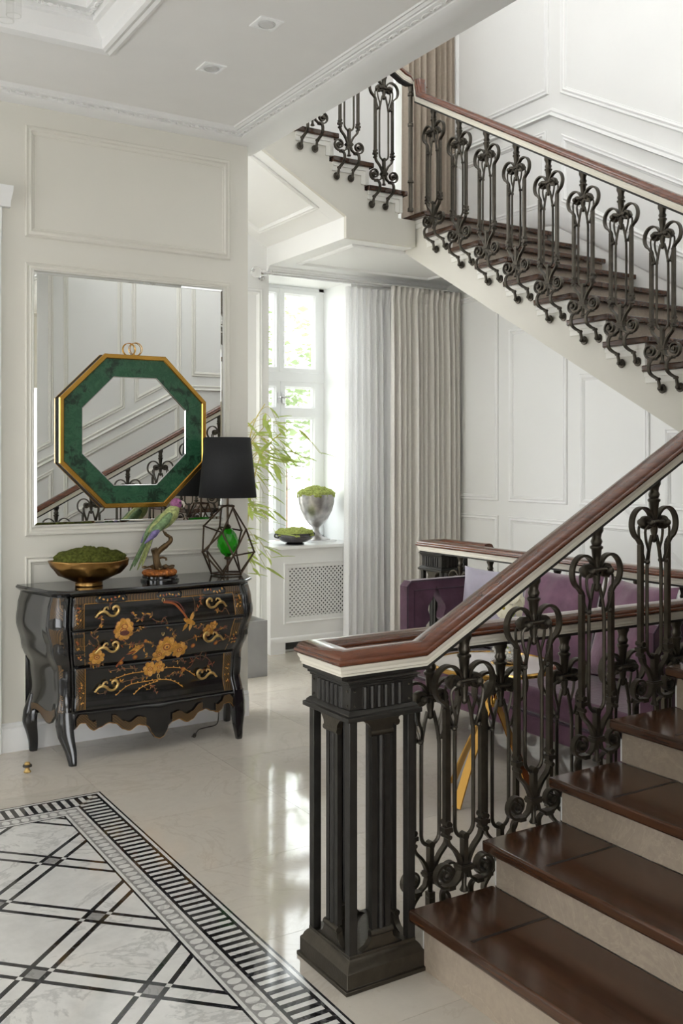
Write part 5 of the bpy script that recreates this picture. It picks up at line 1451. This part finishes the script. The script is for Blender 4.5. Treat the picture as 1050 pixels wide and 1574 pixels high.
box('sill', 'win', rc, (RX0 - 0.025, RY - 0.03, 0.83), (RX1 + 0.01, YB, 0.858), 0.005)
box('sill_board', 'win', win, (WX0 + 0.004, YB + 0.0005, 0.842), (WX1 - 0.006, WY - 0.001, 0.8575))

# urn and low bowl on the sill
ur = thing('urn', 'tall aged silver goblet urn on the window sill', 'urn', (4.185, 7.17, 0.858))
MB().lathe([(0.118, 0), (0.120, 0.008), (0.118, 0.018), (0.085, 0.028), (0.050, 0.045), (0.030, 0.075), (0.024, 0.100), (0.030, 0.115), (0.034, 0.122), (0.058, 0.140), (0.100, 0.190), (0.135, 0.260), (0.152, 0.330), (0.156, 0.395), (0.150, 0.395), (0.145, 0.33), (0.12, 0.25)], 40).build('urn_body', 'silver', ur, angle=50)
box('urn_base', 'win', ur, (-0.125, -0.125, 0.0), (0.125, 0.125, 0.014)); ur.children[-1].location = (0, 0, 0)
moss('moss_mound', 'pale green moss dome in the silver urn', (4.185, 7.17, 0.858 + 0.375), 0.150, 0.150, 0.09, 18, 'moss_light', 5)
lb = thing('bowl', 'low pewter bowl with small handles on the window sill', 'bowl', (3.875, 6.985, 0.858))
MB().lathe([(0.075, 0), (0.08, 0.006), (0.06, 0.014), (0.095, 0.022), (0.140, 0.045), (0.156, 0.070), (0.150, 0.082), (0.158, 0.092), (0.153, 0.094), (0.145, 0.085), (0.12, 0.05)], 40).build('bowl_shell', 'pewter', lb, angle=50)
for s in (-1, 1):
    MB().tube(bez([(s * 0.150, 0, 0.082), (s * 0.180, 0, 0.090), (s * 0.182, 0, 0.066), (s * 0.150, 0, 0.058)], 4), 0.006, 7).build('handle', 'pewter', lb)
moss('moss_mound', 'pale green moss mound in the low pewter bowl', (3.875, 6.985, 0.858 + 0.075), 0.145, 0.145, 0.05, 18, 'moss_light', 8)

# ------------------------------------------------------------------ curtains
def pleats(name, mat, label, x0, x1, z0, z1, y, n, amp, seed, head=0.14, flare=0.0, side='y', cat='curtain', shift=0.0, nv=60):
    r = random.Random(seed); ph = [r.uniform(-0.7, 0.7) for _ in range(n + 2)]; am = [r.uniform(0.6, 1.25) for _ in range(n + 2)]
    t = thing(name, label, cat, (0, 0, 0))
    def f(u, v):
        z = lerp(z0, z1, v); k = u * n; i = int(k); fr_ = k - i
        a = am[i] * (1 - fr_) + am[i + 1] * fr_; p = ph[i] * (1 - fr_) + ph[i + 1] * fr_
        below = 1 - v
        wob = p * below * 0.8
        zz = (z1 - z); amp_ = amp * a * linterp([(0, 1.0), (0.06, 0.75), (0.11, 0.45), (0.16, 0.6), (0.6, 0.9), (3.5, 1.1)], zz)
        yy = y - amp_ * (math.sin(2 * PI * (k + wob * 0.22)) + 0.35 * math.sin(4 * PI * k + p * 5) + (0.5 * math.sin(6 * PI * k) if zz < 0.12 else 0))
        xx = lerp(x0, x1, u) + flare * below * (u - 0.5) + 0.004 * math.sin(2 * PI * k * 2 + p) * below + shift * below * u
        if v > 1 - head: xx += -0.0
        return (xx, yy, z) if side == 'y' else (yy, xx, z)
    o = MB().grid(f, n * 12, nv).build('cloth', mat, t, angle=80)
    if mat != 'sheer': o.modifiers.new('solid', 'SOLIDIFY').thickness = 0.003
    return t
pleats('sheer_curtain', 'sheer', 'white sheer curtain drawn to the side of the tall window', 4.25, 4.72, 0.02, 2.965, 6.80, 7, 0.030, 4, flare=0.03)
pleats('drape', 'drape', 'long pale grey pleated drape beside the sheer curtain', 4.63, 5.36, 0.02, 2.985, 6.695, 13, 0.040, 9, flare=0.02)
pleats('drape', 'drape_beige', 'beige pleated drape at the upper landing window', 4.83, 5.365, 3.33, 6.2, 6.80, 8, 0.045, 13)
rd = thing('curtain_rod', 'chrome curtain rod with a clear glass ball finial', 'curtain rod', (0, 0, 0))
MB().tube([(3.47, 6.80, 2.999), (5.36, 6.80, 2.999)], 0.012, 12).tube([(3.52, 6.70, 2.996), (5.36, 6.70, 2.996)], 0.008, 10).build('rod', 'chrome', rd)
MB().ball((3.43, 6.80, 2.999), 0.045, 14).build('finial', 'crystal_ball', rd, angle=80)
MB().lathe([(0.02, -0.03), (0.024, 0.0), (0.018, 0.03)], 14, (3.49, 6.80, 2.999), axis=(1, 0, 0)).build('finial_collar', 'chrome', rd)
MB().tube([(3.55, 6.80, 2.999), (3.55, YB - 0.006, 2.999)], 0.009, 8).lathe([(0.03, 0), (0.03, -0.006), (0.02, -0.008)], 14, (3.55, YB - 0.001, 2.999), axis=(0, 1, 0)).tube([(3.55, 6.70, 2.992), (3.55, 6.80, 2.994)], 0.007, 8).build('bracket', 'chrome', rd)

# ------------------------------------------------------------------ bamboo plant in its planter
pl = thing('planter', 'grey rectangular planter on the floor beside the commode', 'planter', (3.02, 6.40, 0))
PH = 0.40
pm = MB()
pm.box(-0.22, -0.16, 0, 0.22, -0.145, PH).box(-0.22, 0.145, 0, 0.22, 0.16, PH).box(-0.22, -0.145, 0, -0.205, 0.145, PH).box(0.205, -0.145, 0, 0.22, 0.145, PH).box(-0.205, -0.145, 0.0, 0.205, 0.145, 0.02)
pm.build('planter_box', 'planter', pl, bevel=0.004)
MB().box(-0.205, -0.145, 0.3, 0.205, 0.145, 0.35).build('soil', 'soil', pl)
bp = thing('bamboo_plant', 'leafy potted bamboo with arching pale green leaves in front of the window', 'plant', (3.02, 6.40, 0.352))
lm = MB()
prof = [(0.0, 0.001), (0.12, 0.006), (0.35, 0.0085), (0.7, 0.006), (1.0, 0.0005)]
vs = []; fs = []
for i, (t, w) in enumerate(prof):
    z = -0.10 * t * t + 0.02 * t
    vs += [(t, -w * 10, z), (t, 0, z - 0.012), (t, w * 10, z)]
for i in range(4):
    a = i * 3; fs += [(a, a + 3, a + 4, a + 1), (a + 1, a + 4, a + 5, a + 2)]
LM = MB().add(vs, fs).mesh('leaf', angle=80); LM.materials.append(M['leaf'])
rb = random.Random(21)
nl = 0
for k in range(14):
    a0 = rb.uniform(-PI, PI); sx, sy = rb.uniform(-0.13, 0.13), rb.uniform(-0.10, 0.10)
    reach = rb.uniform(0.15, 0.40); hgt = rb.uniform(1.15, 1.62)
    ang = rb.uniform(-1.3, 0.9)
    dx, dy = reach * math.cos(ang), reach * math.sin(ang)
    st = bez([(sx, sy, -0.02), (sx + dx * 0.1, sy + dy * 0.1, hgt * 0.45), (sx + dx * 0.42, sy + dy * 0.42, hgt * 0.85), (sx + dx, sy + dy, hgt)], 7)
    MB().tube(st, [lerp(0.0075, 0.003, i / (len(st) - 1)) for i in range(len(st))], 7).build('cane', 'cane', bp)
    for b in range(7):
        i = int(lerp(6, len(st) - 1, (b + rb.random() * 0.6) / 7)); p = st[min(i, len(st) - 1)]
        az = rb.uniform(-PI, PI) if b < 4 else ang + rb.uniform(-1.4, 1.4)
        L = rb.uniform(0.14, 0.34); dv = V((math.cos(az), math.sin(az), 0))
        tw = bez([p, p + dv * L * 0.5 + V((0, 0, rb.uniform(0.0, 0.05))), p + dv * L + V((0, 0, rb.uniform(-0.16, 0.0)))], 4)
        if max(q.y for q in tw) > 0.30: continue
        MB().tube(tw, 0.0016, 5).build('twig', 'cane', bp)
        for c in range(3 if nl < 297 else 0):
            q = tw[min(len(tw) - 1, 4 + c * 2)]
            o = link('leaf', LM, bp); o.location = q
            ls = rb.uniform(0.12, 0.19); o.scale = (ls, ls * 1.15, ls)
            o.rotation_euler = (rb.uniform(-0.5, 0.5), rb.uniform(-0.15, 0.85), az + rb.uniform(-0.9, 0.9)); nl += 1

# ------------------------------------------------------------------ sofa with cushions
so = thing('sofa', 'plum velvet sofa with pointed cut-outs in its high arm behind the railing', 'sofa', (0, 0, 0))
SX0, SX1 = 3.32, 4.00; SY0, SY1 = 2.86, 4.74
def ogee(cx, zb, zt, w, n=1):
    half = [(0.06, 0.0), (0.55, 0.10), (1.0, 0.17), (0.98, 0.22), (0.62, 0.32), (0.66, 0.42), (0.80, 0.52), (0.74, 0.60), (0.42, 0.72), (0.14, 0.90), (0.0, 1.0)]
    r_ = [(cx + w * a, lerp(zb, zt, t)) for a, t in half]; l_ = [(cx - w * a, lerp(zb, zt, t)) for a, t in half[-2::-1]]
    return r_ + l_
def arm(y0, y1):
    # arm panel between two faces; cut-outs bored right through by building the panel from columns
    x0, x1, z0, z1 = SX0 + 0.02, SX1 - 0.02, 0.12, 0.835
    holes = [ogee(3.555, 0.50, 0.805, 0.082), ogee(3.832, 0.50, 0.805, 0.082)]
    import bmesh
    bm = bmesh.new(); ed = []
    def loop(pts):
        vv = [bm.verts.new((a, y0, b)) for a, b in pts]
        return [bm.edges.new((vv[i], vv[(i + 1) % len(vv)])) for i in range(len(vv))]
    ed += loop([(x0, z0), (x1, z0), (x1, z1 - 0.03), (x1 - 0.03, z1), (x0 + 0.03, z1), (x0, z1 - 0.03)])
    for h in holes: ed += loop(h)
    res = bmesh.ops.triangle_fill(bm, edges=ed, use_beauty=True, use_dissolve=False)
    fs_ = [f for f in bm.faces]
    ex = bmesh.ops.extrude_face_region(bm, geom=fs_)
    for v_ in [g for g in ex['geom'] if isinstance(g, bmesh.types.BMVert)]: v_.co.y = y1
    bmesh.ops.recalc_face_normals(bm, faces=bm.faces)
    me = bpy.data.meshes.new('arm'); bm.to_mesh(me); bm.free(); me.shade_smooth(); me.set_sharp_from_angle(angle=math.radians(35)); me.materials.append(M['velvet'])
    o = link('arm', me, so)
    MB().tube([(x0, y0, z0), (x0, y0, z1 - 0.03), (x0 + 0.03, y0, z1), (x1, y0, z1)], 0.005, 6).build('piping', 'velvet_dark', o)
    MB().tube([(x0 + 0.05, y0 - 0.001, z0 + 0.3), (x0 + 0.05, y0 - 0.001, z1 - 0.055), (x1 - 0.03, y0 - 0.001, z1 - 0.055)], 0.003, 6).build('seam', 'velvet_dark', o)
arm(SY1 - 0.075, SY1); arm(SY0, SY0 + 0.075)
def soft(name, mat, parent, x0, y0, z0, x1, y1, z1, r=0.03, seg=3):
    o = MB().box(x0, y0, z0, x1, y1, z1).build(name, mat, parent); b = o.modifiers.new('bevel', 'BEVEL'); b.width = r; b.segments = seg
    o.data.shade_smooth(); return o
soft('seat_frame', 'velvet', so, SX0, SY0 + 0.078, 0.20, SX1 - 0.01, SY1 - 0.078, 0.30, 0.01)
soft('seat_cushion', 'velvet', so, SX0 - 0.01, SY0 + 0.08, 0.302, SX1 - 0.18, SY1 - 0.08, 0.43, 0.035)
soft('backrest', 'velvet', so, SX1 - 0.17, SY0 + 0.078, 0.302, SX1, SY1 - 0.078, 0.70, 0.03)
for xx in (SX0 + 0.06, SX1 - 0.06):
    for yy in (SY0 + 0.12, SY1 - 0.12): MB().lathe([(0.014, 0), (0.024, 0.2)], 10, (xx, yy, 0)).build('leg', 'polished_black', so)
MB().tube([(SX0 - 0.002, SY0 + 0.08, 0.30), (SX0 - 0.002, SY1 - 0.08, 0.30)], 0.006, 6).build('piping', 'velvet_dark', so)

def cushion(label, mat, loc, size, tilt, spin, group=None, puff=0.075):
    t = thing('cushion', label, 'cushion', loc); t.rotation_euler = (0, 0, spin)
    def f(u, v, s):
        a, b = 2 * u - 1, 2 * v - 1
        k = (1 - a ** 4) * (1 - b ** 4)
        pin = 1 - 0.09 * (1 - abs(a) ** 2) * abs(b) ** 3 - 0.0
        pin2 = 1 - 0.09 * (1 - abs(b) ** 2) * abs(a) ** 3
        crease = 0.006 * math.sin(9 * a + 3 * b) * (1 - a * a)
        th = s * (puff * k ** 0.6 + crease * k)
        p = V((th, a * size / 2 * pin2, (b * size / 2) * pin + size / 2))
        return tuple(Matrix.Rotation(tilt, 3, 'Y') @ p)
    mb = MB().grid(lambda u, v: f(u, v, 1), 20, 20); mb.grid(lambda u, v: f(u, v, -1), 20, 20)
    mb.build('cushion_cover', mat, t, angle=80)
    return t
cushion('plum velvet cushion leaning beside the lilac cushion on the sofa', 'plum_silk', (3.70, 3.87, 0.445), 0.52, 0.26, 0.12)
cushion('plum velvet cushion nearest the lower stairs on the sofa', 'plum_silk', (3.70, 3.38, 0.445), 0.52, 0.28, -0.16)
cushion('pale lilac silk cushion leaning on the sofa arm', 'lilac', (3.70, 4.34, 0.445), 0.48, 0.22, 0.35)
cushion('grey silk cushion at the near end of the sofa', 'grey_cloth', (3.74, 3.06, 0.445), 0.42, 0.30, -0.3, puff=0.06)

# ------------------------------------------------------------------ gold side table with orchids
tb = thing('side_table', 'round side table on crossing curved gold bands in front of the sofa', 'side table', (2.96, 3.46, 0))
MB().lathe([(0.275, 0.598), (0.285, 0.600), (0.287, 0.612), (0.280, 0.618), (0.272, 0.618), (0.271, 0.606)], 56).build('gold_rim', 'gold_table', tb)
MB().lathe([(0.272, 0.600), (0.272, 0.6125), (0.01, 0.613)], 56).build('table_top', 'table_top', tb)
for k in range(4):
    a = PI / 4 + k * PI / 2 + 0.95; ca, sa = math.cos(a), math.sin(a)
    pts = bez([(0.25 * ca, 0.25 * sa, 0.006), (0.17 * ca, 0.17 * sa, 0.17), (0.075 * ca, 0.075 * sa, 0.34), (0.028 * ca, 0.028 * sa, 0.44), (0.055 * ca, 0.055 * sa, 0.53), (0.16 * ca, 0.16 * sa, 0.597)], 7)
    MB().strap(pts, [linterp([(0, 0.046), (0.5, 0.034), (1, 0.04)], i / (len(pts) - 1)) for i in range(len(pts))], 0.008, (-sa, ca, 0)).build('leg', 'gold_table', tb)
MB().lathe([(0.03, 0.42), (0.034, 0.44), (0.03, 0.46)], 16).build('waist_ring', 'gold_table', tb)
vz = thing('vase', 'clear glass vase with a gold foot holding white orchids', 'vase', (3.02, 3.43, 0.6135))
o = MB().lathe([(0.07, 0.006), (0.078, 0.02), (0.080, 0.10), (0.078, 0.165), (0.082, 0.172), (0.078, 0.172), (0.074, 0.16), (0.075, 0.1), (0.07, 0.02)], 36); o.build('glass_body', 'vase_glass', vz, angle=60)
MB().lathe([(0.074, 0), (0.078, 0.003), (0.074, 0.006)], 36).build('gold_foot', 'gold_table', vz)
MB().tube([(0.0815 * math.cos(a), 0.0815 * math.sin(a), 0.170) for a in [2 * PI * k / 32 for k in range(32)]], 0.0022, 6, closed=True).build('gold_lip', 'gold_table', vz)
pb_ = MB(); rv_ = random.Random(4)
for k in range(70):
    a = rv_.uniform(0, 2 * PI); r = 0.062 * math.sqrt(rv_.random()); pb_.ball((r * math.cos(a), r * math.sin(a), 0.018 + rv_.random() * 0.10), 0.011, 4, (1, 1, 0.7))
o = pb_.build('pebbles', 'table_top', vz); o['kind'] = 'stuff'
oc = thing('orchid', 'white orchid blossoms rising from the glass vase', 'flower', (3.02, 3.43, 0.6135 + 0.13))
for (ex_, ey_, ez_) in ((-0.03, 0.02, 0.14), (0.02, 0.0, 0.19), (0.03, -0.03, 0.11)):
    MB().tube(bez([(0, 0, -0.08), (ex_ * 0.3, ey_ * 0.3, ez_ * 0.5), (ex_, ey_, ez_)], 5), 0.003, 6).build('stem', 'leaf', oc)
pm_ = MB()
def petal_pts(L, w): return [(0, 0, 0), (L * 0.35, w * 0.45, 0.006), (L * 0.75, w * 0.5, 0.004), (L, 0, -0.004), (L * 0.75, -w * 0.5, 0.004), (L * 0.35, -w * 0.45, 0.006)]
PMs = MB().add(petal_pts(0.046, 0.05) + [(0.023, 0, 0.009)], [(0, 1, 6), (1, 2, 6), (2, 3, 6), (3, 4, 6), (4, 5, 6), (5, 0, 6)]).mesh('petal', angle=80); PMs.materials.append(M['orchid'])
for k, (bx, by, bz) in enumerate(((-0.05, -0.03, 0.13), (-0.015, -0.04, 0.19), (0.03, -0.03, 0.205), (-0.04, -0.035, 0.075), (0.02, -0.05, 0.13), (0.055, -0.01, 0.165), (-0.06, 0.0, 0.17))):
    b = MB().ball((0, 0, 0), 0.008, 6).build('blossom', 'orchid_core', oc); b.location = (bx, by, bz)
    b.rotation_euler = (math.radians(70) + rv_.uniform(-0.3, 0.3), rv_.uniform(-0.3, 0.3), rv_.uniform(-0.9, 0.5))
    for q in range(5):
        p_ = link('petal', PMs, b); p_.rotation_euler = (0, 0, 2 * PI * q / 5 + PI / 2)

# ------------------------------------------------------------------ ceiling fittings
def downlight(x, y, label):
    t = thing('downlight', label, 'ceiling light', (x, y, ZC), group='recessed ceiling downlights')
    MB().frame([(-0.058, -0.058, 0), (0.058, -0.058, 0), (0.058, 0.058, 0), (-0.058, 0.058, 0)], (0, 0, -1), [(0, 0), (0, 0.004), (0.003, 0.006), (0.014, 0.006), (0.015, 0.002), (0.015, 0)]).build('frame', 'win', t)
    MB().box(-0.046, -0.046, -0.004, 0.046, 0.046, 0.0).build('plate', 'win', t)
    MB().tube([(0.037 * math.cos(a), 0.037 * math.sin(a), -0.005) for a in [2 * PI * k / 32 for k in range(32)]], 0.0035, 6, closed=True).build('bezel', 'lens', t)
    MB().lathe([(0.034, -0.0045), (0.030, -0.008), (0.012, -0.006), (0.005, -0.006)], 28).build('lens', 'lens', t)
downlight(2.007, 3.874, 'square recessed downlight nearest the top edge of the photo')
downlight(2.001, 4.455, 'square recessed downlight nearer the panelled wall')
ch = thing('chandelier', 'chandelier of clear hanging glass tubes under the ceiling coffer', 'chandelier', (0.10, 2.62, 0))
MB().lathe([(0.30, ZC + 0.20), (0.30, ZC + 0.24)], 40).build('canopy', 'chrome', ch)
TB = {}
def tube_mesh(L):
    o = MB().lathe([(0.022, 0.0), (0.022, L)], 16); o.f = o.f[:-2]
    o.tube([(0.021 * math.cos(2 * PI * k / 16), 0.021 * math.sin(2 * PI * k / 16), 0.0) for k in range(16)], 0.0016, 5, closed=True)
    me = o.mesh('glass_tube', angle=60); me.materials.append(M['clear_tube']); return me
tms = [tube_mesh(0.30), tube_mesh(0.36)]
rods = MB()
rt_ = random.Random(2)
for rad, cnt, zb in ((0.30, 12, 2.62), (0.45, 18, 2.76), (0.60, 32, 2.84), (0.68, 36, 2.90)):
    for k in range(cnt):
        a = 2 * PI * k / cnt + rad; q = k % 2
        o = link('glass_tube', tms[q], ch); o.location = (rad * math.cos(a), rad * math.sin(a), zb - 0.05 * q)
    rods.tube([(rad * math.cos(2 * PI * k / 48), rad * math.sin(2 * PI * k / 48), zb + 0.31) for k in range(48)], 0.007, 6, closed=True)
    for k in range(4):
        a = PI / 2 * k + 0.4; rods.tube([(rad * math.cos(a), rad * math.sin(a), zb + 0.31), (0.26 * math.cos(a), 0.26 * math.sin(a), ZC + 0.205)], 0.004, 6)
rods.build('ring_frame', 'chrome', ch)

# ------------------------------------------------------------------ the garden outside the window
gd = box('ground', 'paving', None, (-6, YB + 0.65, -0.5), (20, 40, -0.3)); struct(gd, 'pale paved garden ground outside')
LF = MB().add([(0, 0, 0), (0.5, 0.28, 0.06), (1, 0, 0), (0.5, -0.28, 0.06)], [(0, 1, 2), (0, 2, 3)])
def tree(label, x, y, h, rad, trunk, n, seed, z0=-0.3):
    t = thing('garden_tree', label, 'tree', (x, y, z0)); r = random.Random(seed)
    MB().tube(bez([(0, 0, 0), (0.05, 0, h * 0.4), (-0.04, 0.05, h * 0.75)], 5), [lerp(trunk, trunk * 0.4, i / 10) for i in range(11)], 8).build('trunk', 'bark', t)
    mb = MB()
    for k in range(n):
        a, b = r.uniform(0, 2 * PI), math.acos(r.uniform(-1, 1)); q = rad * r.random() ** 0.45 * (0.75 + 0.25 * math.sin(a * 3 + seed) * math.sin(b * 4))
        c = V((q * math.sin(b) * math.cos(a), q * math.sin(b) * math.sin(a), h * 0.68 + q * 1.15 * math.cos(b)))
        s = r.uniform(0.10, 0.2); Rm = Matrix.Rotation(r.uniform(0, 6.28), 3, 'Z') @ Matrix.Rotation(r.uniform(-1.2, 1.2), 3, 'X')
        mb.add([c + Rm @ (V(p) * s) for p in LF.v], LF.f)
    o = mb.build('foliage', 'tree_leaf', t, smooth=False, fix=False); o['kind'] = 'stuff'
tree('slender birch in the garden behind the window transom', 6.15, 12.6, 6.0, 1.15, 0.10, 480, 3)
tree('low bushy tree in the garden behind the lower window pane', 7.6, 14.2, 4.0, 1.7, 0.12, 1500, 6)
